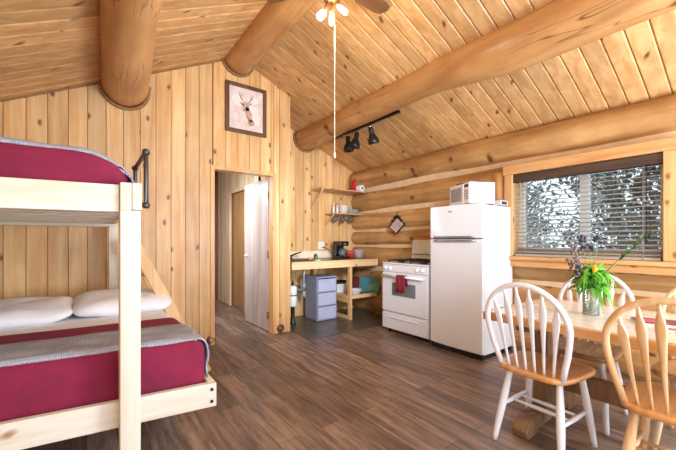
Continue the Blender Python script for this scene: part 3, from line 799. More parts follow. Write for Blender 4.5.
pillow(-.10, .60, 3.05, 3.58, .622, .17, 2, 'plump white pillow on the lower bunk beside the ladder', .12)

# ------------------------------------------------------------------ picture on the partition
pf = thing('picture_frame', 'dark wood framed deer print hanging high on the plank wall', 'picture', (1.572, YP-.004, 2.80))
W_, H_ = .258, .298
t = .045
m = MB(); m.box(-W_, -W_+t, -.028, 0, -H_, H_); m.box(W_-t, W_, -.028, 0, -H_, H_); m.box(-W_+t, W_-t, -.028, 0, H_-t, H_); m.box(-W_+t, W_-t, -.028, 0, -H_, -H_+t)
m.build('frame', M['frame'], pf, .004)
art = B(-W_+t, W_-t, -.012, -.004, -H_+t, H_-t).build('print', M['canvas'], pf)
def blob(m, cx, cz, rx, rz, y, n=18, rot=0., sd=0):
    rnd = random.Random(sd); p = []
    for k in range(n):
        a = 2*PI*k/n; q = 1+rnd.uniform(-.14, .14)
        x, z = rx*q*math.cos(a), rz*q*math.sin(a)
        p.append((cx+x*math.cos(rot)-z*math.sin(rot), cz+x*math.sin(rot)+z*math.cos(rot)))
    m.prism(p, y, y+.001, 'y')
m = MB(); blob(m, .07, -.06, .1, .13, -.0135, rot=.4, sd=1); blob(m, -.1, .1, .08, .07, -.0135, sd=2); blob(m, .08, .13, .07, .05, -.0135, sd=3)
m.build('pale_wash', M['deerpale'], art)
m = MB(); blob(m, -.01, .035, .045, .055, -.0145, rot=.2, sd=4); blob(m, .03, -.06, .04, .09, -.0145, rot=.35, sd=5); blob(m, -.06, .06, .03, .014, -.0145, rot=-.5, sd=6); blob(m, .045, .075, .03, .014, -.0145, rot=.5, sd=7)
blob(m, .06, -.15, .05, .04, -.0145, sd=9)
m.build('deer_figure', M['deer'], art)
for s in (-1, 1):
    m = MB()
    base = (-.005+s*.02, .085)
    m.tube([(base[0], -.0155, base[1]), (base[0]+s*.05, -.0155, .13), (base[0]+s*.075, -.0155, .19)], [.006, .005, .003], 6)
    for q in (.3, .6):
        bx, bz = base[0]+s*.06*q+s*.015, base[1]+.08*q+.01
        m.tube([(bx, -.0155, bz), (bx-s*.012, -.0155, bz+.05)], [.004, .002], 6)
    m.build('antler', M['deerdark'], art)
def mark(*a, **k):
    q_ = MB(); blob(q_, *a, **k); q_.build('ink_mark', M['deerdark'], art)
mark(-.03, -.015, .016, .01, -.016, sd=8); mark(-.035, .045, .007, .007, -.016, sd=3); mark(.015, .05, .007, .007, -.016, sd=2); mark(.03, -.13, .012, .06, -.0155, rot=.3, sd=3)

# ------------------------------------------------------------------ track light on the purlin
tl = thing('track_light', 'black three-head track light fixed to the kitchen log purlin', 'light', (3.0, 3.46, 2.742))
B(-.018, .018, -.64, .62, -.014, .016).build('track', M['black'], tl, .003)
B(-.035, .035, .52, .65, -.022, .02).build('power_feed', M['black'], tl, .004)
def spot(y, tx, ty):
    m = MB(); m.tube([(0, y, -.012), (0, y, -.055)], .012, 8)
    o = m.build('spot_stem', M['chrome'], tl)
    d = Vector((tx, ty, -1)).normalized(); q = Vector((0, 0, -1)).rotation_difference(d).to_matrix().to_4x4()
    mat = Matrix.Translation((0, y, -.06)) @ q @ Matrix.Scale(1.2, 4)
    MB().lathe([(.0, .012), (.022, .008), (.027, -.02), (.027, -.055), (.034, -.075), (.056, -.12), (.064, -.155), (.062, -.17), (.05, -.165), (.0, -.15)], mat=mat, seg=18).build('spot_head', M['black'], o)
spot(.36, .05, -.05); spot(.15, -.15, .15); spot(-.12, .35, .0)

# ------------------------------------------------------------------ ceiling fan
cf = thing('ceiling_fan', 'ceiling fan with a lit three-bulb cluster hanging below the ridge beam', 'ceiling fan', (1.46, 2.05, 0))
MB().lathe([(.06, 3.235), (.06, 3.20), (.02, 3.185), (.02, 3.16)]).build('canopy', M['brass'], cf)
MB().lathe([(.03, 3.19), (.10, 3.18), (.115, 3.15), (.11, 3.10), (.06, 3.06), (.04, 3.02)], seg=28).build('motor', M['brass'], cf)
for k in range(3):
    a = R(2+120*k); mat = Matrix.Translation((0, 0, .045)) @ Matrix.Rotation(a, 4, 'Z')
    m = MB(); m.prism([(.14, -.05), (.2, -.062), (.5, -.075), (.56, -.06), (.58, 0), (.56, .06), (.5, .075), (.2, .062), (.14, .05)], 3.098, 3.106, 'z', mat=mat)
    bo = m.build('blade', M['blade'], cf)
    m = MB(); m.box(.08, .22, -.015, .015, 3.09, 3.098, mat=mat); m.build('blade_iron', M['brass'], bo)
MB().lathe([(.035, 3.03), (.06, 3.01), (.06, 2.985), (.03, 2.965), (.012, 2.955)], seg=24).build('light_kit', M['brass'], cf)
rt = Vector((.804, -.595, 0)); fw = Vector((.595, .804, 0))
def bulb(dirv, L_, mat, r, down):
    d = Vector(dirv); a = Vector((0, 0, 2.975))+d*.045
    tip = a+d*.045+Vector((0, 0, -down*.5)); end = tip+(d*(1-down)+Vector((0, 0, -down-.35))).normalized()*L_
    o = MB().tube([a, tip], [.01, .014], 8).build('lamp_arm', M['brass'], cf)
    ax = (end-tip).normalized(); q = Vector((0, 0, 1)).rotation_difference(ax).to_matrix().to_4x4()
    MB().lathe([(.014, 0), (r*.8, .01), (r, .03), (r, L_*.75), (r*.85, L_*.93), (r*.3, L_)], mat=Matrix.Translation(tip) @ q, seg=16).build('bulb', mat, o)
bulb(-rt*.55-fw*.1, .075, M['bulb'], .028, .16)
bulb(rt*.5-fw*.1, .095, M['bulb2'], .021, .08)
bulb(-fw*.3+rt*.0, .11, M['bulb2'], .020, .22)
ch = MB().tube([(.015, -.015, 2.97), (.015, -.015, 2.4), (.015, -.015, 1.85)], .0024, 6).build('pull_cord', M['string'], cf)
MB().lathe([(.003, .02), (.008, 0), (.006, -.02), (.0, -.025)], (.015, -.015, 1.84), 8).build('cord_bead', M['string'], ch)

# ------------------------------------------------------------------ kitchen counter
kc = thing('kitchen_counter', 'rough pine kitchen counter with brown laminate top along the plank wall', 'counter', (2.2, 4.0, 0))
CX1 = XR-.12-2.2
m = MB(); m.box(.025, CX1, .02, .70, .895, .915)
m.build('worktop', M['counter'], kc)
B(0, CX1, 0, .03, .805, .912).build('front_fascia', M['counterwood'], kc, .004)
B(-.005, .024, .12, .70, .805, .912).build('end_fascia', M['counterwoodY'], kc, .004)
B(.0, 1.55, .68, .70, .916, 1.03).build('backsplash', M['splash'], kc, .003)
B(.985, 1.027, -.002, .062, 0, .804).build('leg', M['counterwoodZ'], kc, .004)
B(.72, .78, .60, .66, 0, .804).build('leg', M['counterwoodZ'], kc, .004)
B(.98, 1.032, .063, .66, .004, .055).build('floor_runner', M['counterwoodY'], kc, .004)
B(.985, 1.025, .063, .66, .255, .345).build('shelf_bearer', M['counterwoodY'], kc, .004)
B(.985, CX1, .063, .66, .3455, .362).build('lower_shelf', M['counterwood'], kc, .003)
B(1.028, CX1, .03, .062, .31, .362).build('shelf_bearer', M['counterwood'], kc, .003)

# sink and faucet
sk = thing('kitchen_sink', 'small dark drop-in sink at the doorway end of the counter', 'sink', (2.47, 4.35, .915))
m = MB()
for a in ((-.2, .2, -.2, -.17), (-.2, .2, .17, .2), (-.2, -.17, -.17, .17), (.17, .2, -.17, .17)): m.box(a[0], a[1], a[2], a[3], .001, .012)
m.build('rim', M['dgrey'], sk, .003)
B(-.17, .17, -.17, .17, .0005, .004).build('basin', M['dgrey'], sk)
fa = MB().lathe([(.025, .0), (.025, .012), (.014, .016), (.014, .06)], (0, .2, .012), 12)
fa.tube([(0, .2, .05), (.03, .17, .075), (.07, .1, .10), (.10, .06, .115)], .011, 8)
tag(fa.build('faucet', M['black'], None, 0, 2, 0, (2.47, 4.33, .916)), 'black angled faucet at the sink', 'faucet')
sb = thing('soap_bottle', 'small green dish soap bottle on the counter beside the sink', 'bottle', (2.68, 4.17, .916))
MB().lathe([(.028, 0), (.03, .01), (.03, .07), (.014, .09), (.012, .1)], seg=14).build('bottle_body', M['soap'], sb)
MB().lathe([(.013, .1), (.013, .112), (.006, .12)], seg=10).build('cap', M['white2'], sb)
tag(B(-.03, .03, -.02, .02, 0, .04).build('sponge', M['orange'], None, .008, 2, 0, (2.60, 4.2, .916)), 'orange sponge between the sink and soap bottle', 'sponge')
tag(B(-.045, .045, -.03, .03, 0, .014).build('soap_dish', M['ceramic'], None, .006, 2, 0, (2.645, 4.08, .916)), 'small white dish at the counter edge before the soap', 'dish')
# wall outlet
ol = thing('wall_outlet', 'white electrical outlet plate above the counter splashback', 'outlet', (3.14, YK-.003, 1.12))
B(-.055, .055, -.008, 0, -.06, .06).build('cover_plate', M['white2'], ol, .003)
for z in (-.025, .025): B(-.018, .018, -.011, -.008, z-.016, z+.016).build('socket', M['ceramic'], ol)
# coffee maker
cm = thing('coffee_maker', 'black drip coffee maker on the counter by the outlet', 'coffee maker', (3.33, 4.42, .916))
B(-.085, .085, -.11, .11, 0, .035).build('base', M['black'], cm, .008)
B(-.085, .085, .03, .11, .035, .21).build('water_tank', M['black'], cm, .01)
B(-.09, .09, -.10, .11, .20, .275).build('brew_head', M['black'], cm, .014)
ca = MB().lathe([(.05, .037), (.062, .06), (.062, .1), (.045, .14), (.042, .155)], (0, -.035, 0), 18).build('carafe', M['mugglass'], cm)
MB().tube([(.03, -.09, .14), (.035, -.125, .13), (.04, -.12, .08), (.03, -.09, .06)], .008, 8).build('carafe_handle', M['black'], ca)
B(-.02, .02, -.113, -.108, .22, .245).build('badge', M['steel'], cm)
tag(MB().tube([(3.145, YK-.016, 1.095), (3.17, 4.66, 1.09), (3.23, 4.62, 1.05), (3.30, 4.58, .97), (3.32, 4.55, .93)], .007, 6).build('power_cord', M['black']), 'black power cord from the outlet to the coffee maker', 'cord')
# snacks
tub = thing('plastic_tub', 'clear plastic tub with wrappers at the log wall end of the counter', 'tub', (3.66, 4.38, .916))
MB().lathe([(.07, 0), (.075, .003), (.1, .12), (.104, .13), (.098, .13), (.07, .008)], seg=22, ends=False).build('tub_body', M['clear'], tub)
rnd = random.Random(5)
for k, (x, y, z, rz) in enumerate(((3.49, 4.36, .918, .3), (3.50, 4.41, .975, -.4))):
    m = MB(); m.prism([(-.06, -.01), (.06, -.01), (.07, .02), (.06, .05), (-.06, .05), (-.07, .02)], -.05, .05, 'y')
    o = m.build('snack_packet', M['snack'], None, .012, 3, 0, (x, y, z+.011)); o.rotation_euler = (0, 0, rz)
    tag(o, ['red snack packet flat on the counter beside the coffee maker', 'red snack packet lying on top of another by the coffee maker'][k], 'packet', 'red snack packets')
for k in range(3):
    m = MB(); m.prism([(-.04, 0), (.04, 0), (.045, .02), (.03, .04), (-.04, .035)], -.03, .03, 'y')
    o = m.build('wrapped_snack', M['ceramic'] if k else M['snack'], None, .008, 2, 0, (3.66+(-.02, .02, 0)[k], 4.38+(-.02, .015, 0)[k], .925+(0, .003, .045)[k])); o.rotation_euler = (.2*k-.2, .15*k, 1.2*k)
    tag(o, ['red wrapper inside the clear tub', 'white wrapper low in the clear tub', 'white wrapper topmost in the clear tub'][k], 'packet')

# shelves
def shelf(name, x0, x1, y0, z, label, drop, bw):
    t = thing(name, label, 'shelf', (x0, YK, z))
    B(0, x1-x0, y0-YK, -.002, -.018, 0).build('board', M['shelfwood'], t, .002)
    d = YK-y0
    m = MB(); m.prism([(-d+.01, -.02), (-.004, -drop), (-.004, -drop-.03), (-.03, -drop-.03), (-d+.01, -.05)], .0, bw, 'x')
    m.build('bracket', M['shelfwood'], t, .002)
    return t
shelf('wall_shelf', 2.93, 3.835, 4.37, 2.03, 'upper pine wall shelf holding red cups and paper towels', .29, .03)
shelf('wall_shelf', 3.21, 3.835, 4.46, 1.655, 'lower pine wall shelf holding plates with mugs hung below', .17, .018)
# red cups: nested stack
for k in range(4):
    o = MB().lathe([(.028, 0), (.030, .002), (.044, .115), (.047, .118), (.043, .116), (.027, .006)], seg=18).build('party_cup', M['redcup'] if k else M['pinkcup'])
    o.location = (3.655, 4.50, 2.149+k*.026); o.rotation_euler = (PI, 0, 0)
    tag(o, ['red plastic cup, lowest of the upturned stack on the upper shelf', 'red plastic cup second lowest of the upturned stack', 'red plastic cup second from the top of the upturned stack', 'red plastic cup topmost of the upturned stack'][k], 'cup', 'red cups stacked upside down on the upper shelf')
pt = thing('paper_towel_roll', 'white paper towel roll lying on the upper shelf', 'paper towels', (3.765, 4.52, 2.031), 0)
Rm = Matrix.Translation((0, 0, .058)) @ Matrix.Rotation(R(2), 4, 'Z') @ Matrix.Rotation(PI/2, 4, 'X')
MB().lathe([(.022, -.12), (.056, -.12), (.057, -.118), (.057, .118), (.056, .12), (.022, .12)], mat=Rm, seg=26, ends=False).build('paper_roll', M['paper'], pt)
MB().lathe([(.022, -.119), (.022, .119)], mat=Rm, seg=18, ends=False).build('core', M['cardboard'], pt)
# lower shelf: shakers, mugs, plates
for k, x in enumerate((3.285, 3.36)):
    t = thing('shaker', ['white shaker bottle at the end of the lower shelf', 'white shaker bottle second from the end of the lower shelf'][k], 'shaker', (x, 4.56, 1.656), 0, 'shakers on the lower shelf')
    MB().lathe([(.02, 0), (.022, .005), (.02, .08), (.012, .11), (.010, .14)], seg=14).build('body', M['ceramic'], t)
    MB().lathe([(.011, .14), (.012, .165), (.004, .172)], seg=12).build('cap', M['white2'] if k == 0 else M['pinkcup'], t)
for k in range(4):
    o = MB().lathe([(.045, 0), (.06, .01), (.077, .055), (.079, .06), (.073, .056), (.05, .012)], seg=22).build('bowl', M['ceramic'], None, 0, 2, 0, (3.50, 4.58, 1.656+.025*k))
    tag(o, 'white ceramic bowl, %s of the stack on the lower shelf' % ['bottom', 'second lowest', 'second from top', 'top'][k], 'bowl', 'white bowls stacked on the lower shelf')
for k in range(6):
    o = MB().lathe([(.06, 0), (.08, .004), (.12, .016), (.121, .019), (.08, .009)], seg=26).build('plate', M['ceramicgrey'], None, 0, 2, 0, (3.685, 4.585, 1.656+.011*k))
    tag(o, 'grey plate, %s of the stack on the lower shelf' % ['lowest', 'second from bottom', 'third from bottom', 'fourth from bottom', 'second from top', 'topmost'][k], 'plate', 'grey plates stacked on the lower shelf')
for k in range(3):
    x = 3.315+.165*k
    t = thing('glass_mug', 'smoky glass mug hanging under the lower shelf, %s' % ['the one nearest the bracket', 'the middle one', 'the one nearest the log wall'][k], 'mug', (x, 4.56, 1.555), 0, 'mugs hung under the lower shelf')
    mm = Matrix.Rotation(R(70), 4, 'Y')
    MB().lathe([(.034, -.045), (.04, -.04), (.042, .045), (.039, .046), (.036, -.036), (.0, -.038)], mat=mm, seg=18, ends=False).build('cup_body', M['mugglass'], t)
    MB().tube([(-.02, 0, .04), (-.012, 0, .07), (.012, 0, .075), (.03, 0, .045), (.028, 0, .028)], .006, 8, up=(0, 1, 0)).build('handle', M['mugglass'], t)
    MB().tube([(-.005, 0, .082), (-.005, 0, .062)], .003, 6).build('hook', M['brass'], t)

# under the counter
du = thing('drawer_tower', 'lavender clear plastic three-drawer tower under the counter', 'drawer unit', (2.72, 4.20, 0))
B(0, .015, 0, .33, .02, .64).build('side_panel', M['towerframe'], du, .003); B(.345, .36, 0, .33, .02, .64).build('side_panel', M['towerframe'], du, .003)
B(0, .36, 0, .33, .64, .665).build('top_panel', M['towerframe'], du, .008); B(0, .36, 0, .33, .012, .03).build('bottom_panel', M['towerframe'], du, .004)
B(.015, .345, .32, .33, .03, .64).build('back_panel', M['towerframe'], du)
for z in (.225, .43): B(.015, .345, .0, .32, z, z+.012).build('divider', M['towerframe'], du)
for k, z in enumerate((.034, .24, .445)):
    dr = B(.02, .34, -.012, -.004, z, z+.182).build('drawer', M['drawer'], du, .004)
    m = MB(); m.box(.024, .336, -.004, .3, z, z+.006); m.box(.024, .028, -.004, .3, z+.006, z+.16); m.box(.332, .336, -.004, .3, z+.006, z+.16); m.build('drawer_box', M['drawer'], dr)
    B(.12, .24, -.026, -.012, z+.145, z+.165).build('drawer_pull', M['drawer'], dr, .004)
for (x, y, z, sx, sz, mat, lb) in ((2.90, 4.30, .041, .12, .13, 'pink', 'pink and white bundle inside the bottom drawer of the plastic tower'), (2.93, 4.30, .247, .09, .10, 'purple', 'purple packet inside the middle drawer of the plastic tower'), (2.90, 4.31, .452, .13, .09, 'ceramic', 'pale cloth bundle inside the top drawer of the plastic tower')):
    o = rbox(-sx, sx, -.075, .09, 0, sz, .04, wob=.006, nx=6, ny=4).build('bundle', M[mat], None, 0, 2, 0, (x, y, z)); tag(o, lb, 'bundle')
# canister by the wall corner
fe = thing('water_filter', 'white double canister with black band on a dark stand beside the partition corner', 'canister', (2.375, 4.30, 0))
MB().lathe([(.045, .012), (.045, .03), (.03, .05), (.028, .26)], seg=16).build('stand', M['black'], fe)
MB().lathe([(.05, .26), (.058, .27), (.058, .40), (.055, .412)], seg=20).build('lower_canister', M['white2'], fe)
MB().lathe([(.056, .412), (.056, .425)], seg=20).build('band', M['black'], fe)
MB().lathe([(.055, .425), (.058, .435), (.058, .535), (.045, .555), (.02, .56)], seg=20).build('upper_canister', M['white2'], fe)
MB().lathe([(.022, .56), (.022, .59), (.012, .6), (.012, .63)], seg=12).build('valve', M['black'], fe)
dp = thing('drain_pipe', 'grey sink drain pipe with trap below the counter', 'pipe', (2.60, 4.32, 0))
MB().tube([(0, .05, .885), (0, .05, .7), (0, .05, .52), (0, .06, .43), (0, .09, .40), (0, .13, .42), (0, .15, .47), (0, .2, .5), (0, .39, .5)], .02, 10, up=(1, 0, 0)).build('waste_pipe', M['steel'], dp)
MB().tube([(-.03, .06, .47), (-.14, .1, .49), (-.26, .04, .56), (-.28, .03, .60)], .012, 8).build('supply_hose', M['grey'], dp)
m = MB(); m.lathe([(.028, .50), (.03, .52), (.03, .55), (.028, .57)], (0, .05, 0), 12); m.lathe([(.028, .36), (.03, .40), (.03, .44), (.026, .45)], (0, .05, 0), 12)
m.build('coupling', M['grey'], dp)
# shelf contents below counter
tag(MB().hexa([(-.09, -.07, 0), (.09, -.07, 0), (.09, .07, 0), (-.09, .07, 0), (-.105, -.085, .14), (.105, -.085, .14), (.105, .085, .14), (-.105, .085, .14)]).build('white_tub', M['white2'], None, .012, 3, 0, (3.32, 4.45, .363)), 'square white plastic tub on the lower counter shelf behind the leg', 'tub')
tag(MB().lathe([(.05, 0), (.07, .008), (.11, .075), (.112, .08), (.105, .076), (.06, .014)], seg=24).build('mixing_bowl', M['white2'], None, 0, 2, 0, (3.38, 4.12, .363)), 'white bowl at the front of the lower counter shelf', 'bowl')
fp = thing('frying_pan', 'black frying pan on top of the white tub', 'pan', (3.33, 4.45, .505))
MB().lathe([(.09, 0), (.115, .04), (.118, .042), (.11, .04), (.088, .006)], seg=24).build('pan_body', M['iron'], fp)
MB().tube([(.0, .10, .035), (.03, .2, .06)], [(.012, .006)]*2, 8).build('handle', M['iron'], fp)
o = rbox(-.07, .07, -.05, .05, 0, .24, .04, wob=.012, nx=6, ny=5).build('oven_mitt', M['plaid'], None, 0, 2, 0, (3.54, 4.30, .363)); tag(o, 'red plaid cloth bag bunched on the lower counter shelf', 'cloth')
tb = thing('serving_tray', 'teal and green printed tray leaning on the log wall under the counter', 'tray', (3.665, 4.12, .363), R(-48))
q = Matrix.Rotation(R(-12), 4, 'X')
m = MB(); m.prism([(-.17, .0), (.17, .0), (.18, .1), (.17, .22), (.12, .255), (-.12, .255), (-.17, .22), (-.18, .1)], .0, .012, 'y', mat=q); m.build('tray_board', M['teal'], tb, .004)
m = MB(); m.prism([(-.02, .03), (.14, .03), (.145, .1), (.13, .16), (.02, .14)], -.003, -.0005, 'y', mat=q); m.build('printed_panel', M['tealgreen'], tb)
tag(B(-.16, .16, -.02, .02, 0, .016).build('cutting_board', M['frame'], None, .003, 2, 0, (3.58, 4.12, .363)), 'narrow dark wood board lying at the shelf front below the tray', 'board')

# ------------------------------------------------------------------ range
rg = thing('gas_range', 'white gas range between the counter and refrigerator', 'range', (3.18, 2.545, 0))
Wd, Dp = .755, .66
B(.02, Dp-.02, .004, Wd-.004, .05, .895).build('body', M['white'], rg, .004)
B(.0, Dp-.02, 0, Wd, .897, .917).build('cooktop', M['white'], rg, .006)
B(.0, .03, .006, Wd-.006, .80, .893).build('control_panel', M['white'], rg, .008)
for y in (.07, .15, .30, .60, .68):
    if y == .30: continue
    k = MB().lathe([(.022, 0), (.022, .012), (.016, .026), (.0, .028)], mat=Matrix.Translation((0, y, .848)) @ Matrix.Rotation(-PI/2, 4, 'Y'), seg=16).build('knob', M['white2'], rg)
    B(-.034, -.026, y-.004, y+.004, .832, .864).build('knob_grip', M['white2'], k)
od = B(-.008, .018, .006, Wd-.006, .285, .785).build('oven_door', M['white'], rg, .008)
B(-.0105, -.008, .18, .57, .50, .665).build('door_window', M['ovenglass'], od, .001)
m = MB(); m.tube([(-.05, .04, .752), (-.05, Wd-.04, .752)], .015, 10, up=(1, 0, 0)); 
for y in (.06, Wd-.06): m.tube([(-.008, y, .752), (-.05, y, .752)], .012, 8)
m.build('door_handle', M['white'], od)
dw = B(-.008, .018, .006, Wd-.006, .06, .265).build('storage_drawer', M['white'], rg, .008)
B(-.018, -.008, .12, Wd-.12, .2, .222).build('drawer_pull', M['white'], dw, .006)
for y in (.08, Wd-.08): MB().lathe([(.02, 0), (.02, .02), (.012, .022), (.012, .055)], (.06, y, 0), 10).build('foot', M['black'], rg)
bg = MB().prism([(Dp-.07, .917), (Dp-.015, .917), (Dp-.015, 1.19), (Dp-.03, 1.215), (Dp-.05, 1.215), (Dp-.065, 1.19)], 0, Wd, 'y')
bg = MB().add([(p[0], yy, p[1]) for yy in (0, Wd) for p in ((Dp-.09, .917), (Dp-.02, .917), (Dp-.02, 1.19), (Dp-.035, 1.21), (Dp-.05, 1.21), (Dp-.07, 1.19))],
     [(0, 1, 2, 3, 4, 5), (11, 10, 9, 8, 7, 6)]+[(i, i+6, (i+1) % 6+6, (i+1) % 6) for i in range(6)]).build('backguard', M['white'], rg, .008)
B(Dp-.094, Dp-.086, .02, Wd-.02, 1.005, 1.013).build('vent_slot', M['black'], bg)
for (x, y) in ((.16, .19), (.16, .56), (.43, .19), (.43, .56)):
    g = MB().lathe([(.05, .918), (.05, .926), (.034, .936), (.0, .938)], (x, y, 0), 16).build('burner', M['iron'], rg)
    m = MB()
    for a in range(4):
        mat = Matrix.Translation((x, y, 0)) @ Matrix.Rotation(a*PI/2, 4, 'Z'); m.box(.02, .12, -.006, .006, .944, .956, mat=mat); m.box(.112, .124, -.11, .11, .94, .952, mat=mat); m.box(.112, .124, -.115, -.103, .918, .952, mat=mat)
    m.build('grate', M['iron'], g)
tw = thing('dish_towel', 'burgundy dish towel hanging over the oven door handle', 'towel', (3.18-.05, 2.905, .752))
m = MB(); prof = []
for k in range(9): prof.append((-.021+.0*k, -.0-.0))
path = [(-.022, -.19), (-.021, -.12), (-.022, -.05), (-.0215, 0)]+[(-.0215*math.cos(PI*k/6), .0215*math.sin(PI*k/6)) for k in range(1, 6)]+[(.0215, 0), (.022, -.05), (.021, -.11)]
vs = []; fs = []; ny = 10; n = len(path)
for layer in (0, 1):
    for j in range(ny+1):
        y = -.078+.156*j/ny
        for i, (x, z) in enumerate(path):
            s_ = 1 if x >= 0 else -1
            w = .005*math.sin(j*1.3)*min(1, abs(min(z, 0))/.08)
            vs.append((x+(.004*layer)*s_+w*(-1 if s_ < 0 else .3)-(0.004 if s_<0 else 0), y*(1-.10*(z > -.06)), z+(.004*layer if abs(x) < .015 else 0)))
N_ = (ny+1)*n
for j in range(ny):
    for i in range(n-1):
        a = j*n+i; fs += [(a, a+1, a+n+1, a+n), (a+N_, a+n+N_, a+n+1+N_, a+1+N_)]
for j in range(ny):
    for i in (0, n-1):
        a = j*n+i; fs.append((a, a+n, a+n+N_, a+N_))
for i in range(n-1):
    for j in (0, ny):
        a = j*n+i; fs.append((a, a+1, a+1+N_, a+N_))
m.add(vs, fs, True).build('towel_cloth', M['towel'], tw)
uh = thing('utensil_holder', 'black utensil holder with dark utensils on the back of the range', 'utensil holder', (3.18+.5, 2.75, .956))
MB().lathe([(.045, 0), (.05, .1), (.046, .1), (.042, .006)], seg=16).build('holder', M['iron'], uh)
for k, (dx, dy, h) in enumerate(((-.02, .03, .27), (.015, .01, .3), (-.01, -.03, .25))):
    m = MB(); m.tube([(dx*.5, dy*.5, .02), (dx, dy, .12), (dx*1.8, dy*1.8, h-.06)], .006, 8); m.tube([(dx*1.8, dy*1.8, h-.065), (dx*1.9, dy*1.9, h-.03), (dx*2, dy*2, h)], [(.008, .004), (.024, .006), (.014, .004)], 10)
    m.build('utensil', M['black'], uh)

# ------------------------------------------------------------------ refrigerator
fr = thing('refrigerator', 'white top-freezer refrigerator standing against the log wall', 'refrigerator', (3.15, 1.865, 0))
FW, FD, FH = .637, .63, 1.582
B(.065, FD, .004, FW-.004, .045, FH-.012).build('cabinet', M['white'], fr, .006)
def curved_door(z0, z1):
    m = MB(); n = 14; A = []
    for k in range(n+1):
        y = FW*k/n; t = (y/FW-.5)*2; A.append((.0+.018*t*t, y))
    vs = []; poly = A+[(.06, FW), (.06, 0)]
    m.prism([(p[0], p[1]) for p in poly], z0, z1, 'z'); return m
dd = curved_door(1.228, FH).build('freezer_door', M['white'], fr, .006)
m = MB(); m.tube([(-.004, .06, 1.243), (-.02, .12, 1.243), (-.028, .3, 1.243), (-.02, .5, 1.243), (-.004, .56, 1.243)], [(.016, .010)]*5, 10); m.build('freezer_handle', M['steel'], dd)
m = MB(); blobp = [(.028*math.cos(2*PI*k/20)+.36, .009*math.sin(2*PI*k/20)+1.515) for k in range(20)]
m.prism(blobp, -.0025, .003, 'x'); m.build('emblem', M['grey'], dd)
dd = curved_door(.06, 1.218).build('refrigerator_door', M['white'], fr, .006)
m = MB(); m.tube([(-.004, .06, 1.203), (-.018, .12, 1.203), (-.026, .3, 1.203), (-.018, .5, 1.203), (-.004, .56, 1.203)], [(.014, .010)]*5, 10); m.build('door_handle', M['steel'], dd)
B(.03, .065, .02, FW-.02, 1.216, 1.23).build('gasket', M['dgrey'], fr)
B(.03, .6, .01, FW-.01, .004, .05).build('toe_grille', M['black'], fr)
B(.01, .06, .02, .07, FH, FH+.012).build('hinge_cap', M['white2'], fr, .003)

mw = thing('microwave_oven', 'small white microwave sitting turned on top of the refrigerator', 'microwave', (3.20, 2.03, FH), R(-25.7))
# local: +y along the door face, +x along the plain side
MWH = .238
B(.012, .30, 0, .40, .012, MWH).build('housing', M['white'], mw, .006)
dr = B(.0, .011, .115, .396, .016, MWH-.004).build('door', M['white'], mw, .003)
B(-.003, .0, .145, .37, .05, MWH-.04).build('door_window', M['grey'], dr)
cp = B(.0, .011, .004, .108, .016, MWH-.004).build('control_panel', M['white2'], mw, .003)
B(-.002, .0, .02, .09, MWH-.05, MWH-.022).build('display', M['black'], cp)
m = MB()
for i in range(3):
    for j in range(4): m.box(-.002, 0, .022+.024*i, .04+.024*i, .06+.026*j, .078+.026*j)
m.build('button', M['grey'], cp)
for (x, y) in ((.04, .04), (.26, .04), (.04, .36), (.26, .36)): MB().lathe([(.012, 0), (.012, .012)], (x, y, 0), 10).build('foot', M['black'], mw)
tag(MB().add(*(lambda p: (p[0], p[1]))(([(-.1, -.14, 0), (.1, -.14, 0), (.1, .14, 0), (-.1, .14, 0), (-.11, -.15, .014), (.11, -.15, .014), (.11, .15, .014), (-.11, .15, .014)], [(0, 3, 2, 1), (0, 1, 5, 4), (1, 2, 6, 5), (2, 3, 7, 6), (3, 0, 4, 7), (4, 5, 6, 7)]))).build('wooden_tray', M['frame'], None, .003, 2, 0, (3.43, 2.13, FH+MWH+.001)), 'flat brown tray lying on top of the microwave', 'tray')
ra = thing('small_radio', 'small white box with a dark panel beside the microwave', 'appliance', (3.66, 1.90, FH), R(0))
B(-.07, .09, 0, .09, .004, .06).build('case', M['white2'], ra, .006)
B(-.06, .05, -.003, .0, .014, .048).build('dark_panel', M['dgrey'], ra)
B(-.05, -.03, .01, .08, 0, .004).build('foot', M['black'], ra); B(.05, .07, .01, .08, 0, .004).build('foot', M['black'], ra)

# wall plaque (diamond) on logs
wp = thing('wall_plaque', 'black-edged diamond plaque hanging on the log wall above the range', 'plaque', (XR-.155, 3.55, 1.425))
q = Matrix.Diagonal((1, 1.3, 1, 1)) @ Matrix.Rotation(R(-48), 4, 'X')
m = MB(); m.box(-.012, 0, -.10, .10, -.085, .085, mat=q); m.build('plaque_back', M['black'], wp, .002)
fc = MB().box(-.015, -.0125, -.085, .085, -.066, .066, mat=q).build('plaque_face', M['signface'], wp)
m = MB()
for k in range(5): m.box(-.0165, -.0152, -.07, .06-.02*(k % 2), -.048+.022*k, -.042+.022*k, mat=q)
m.build('faint_lettering', M['deerdark'], fc)
m = MB()
for (y, z) in ((0, .14), (.05, .115), (-.05, .115), (.085, .075), (-.085, .075), (.025, .13), (-.025, .13)): m.ico((-.008, y, z), .024)
m.build('scalloped_edge', M['black'], wp)
MB().tube([(-.004, 0, .15), (-.004, 0, .18)], .004, 6).build('hanging_loop', M['black'], wp)

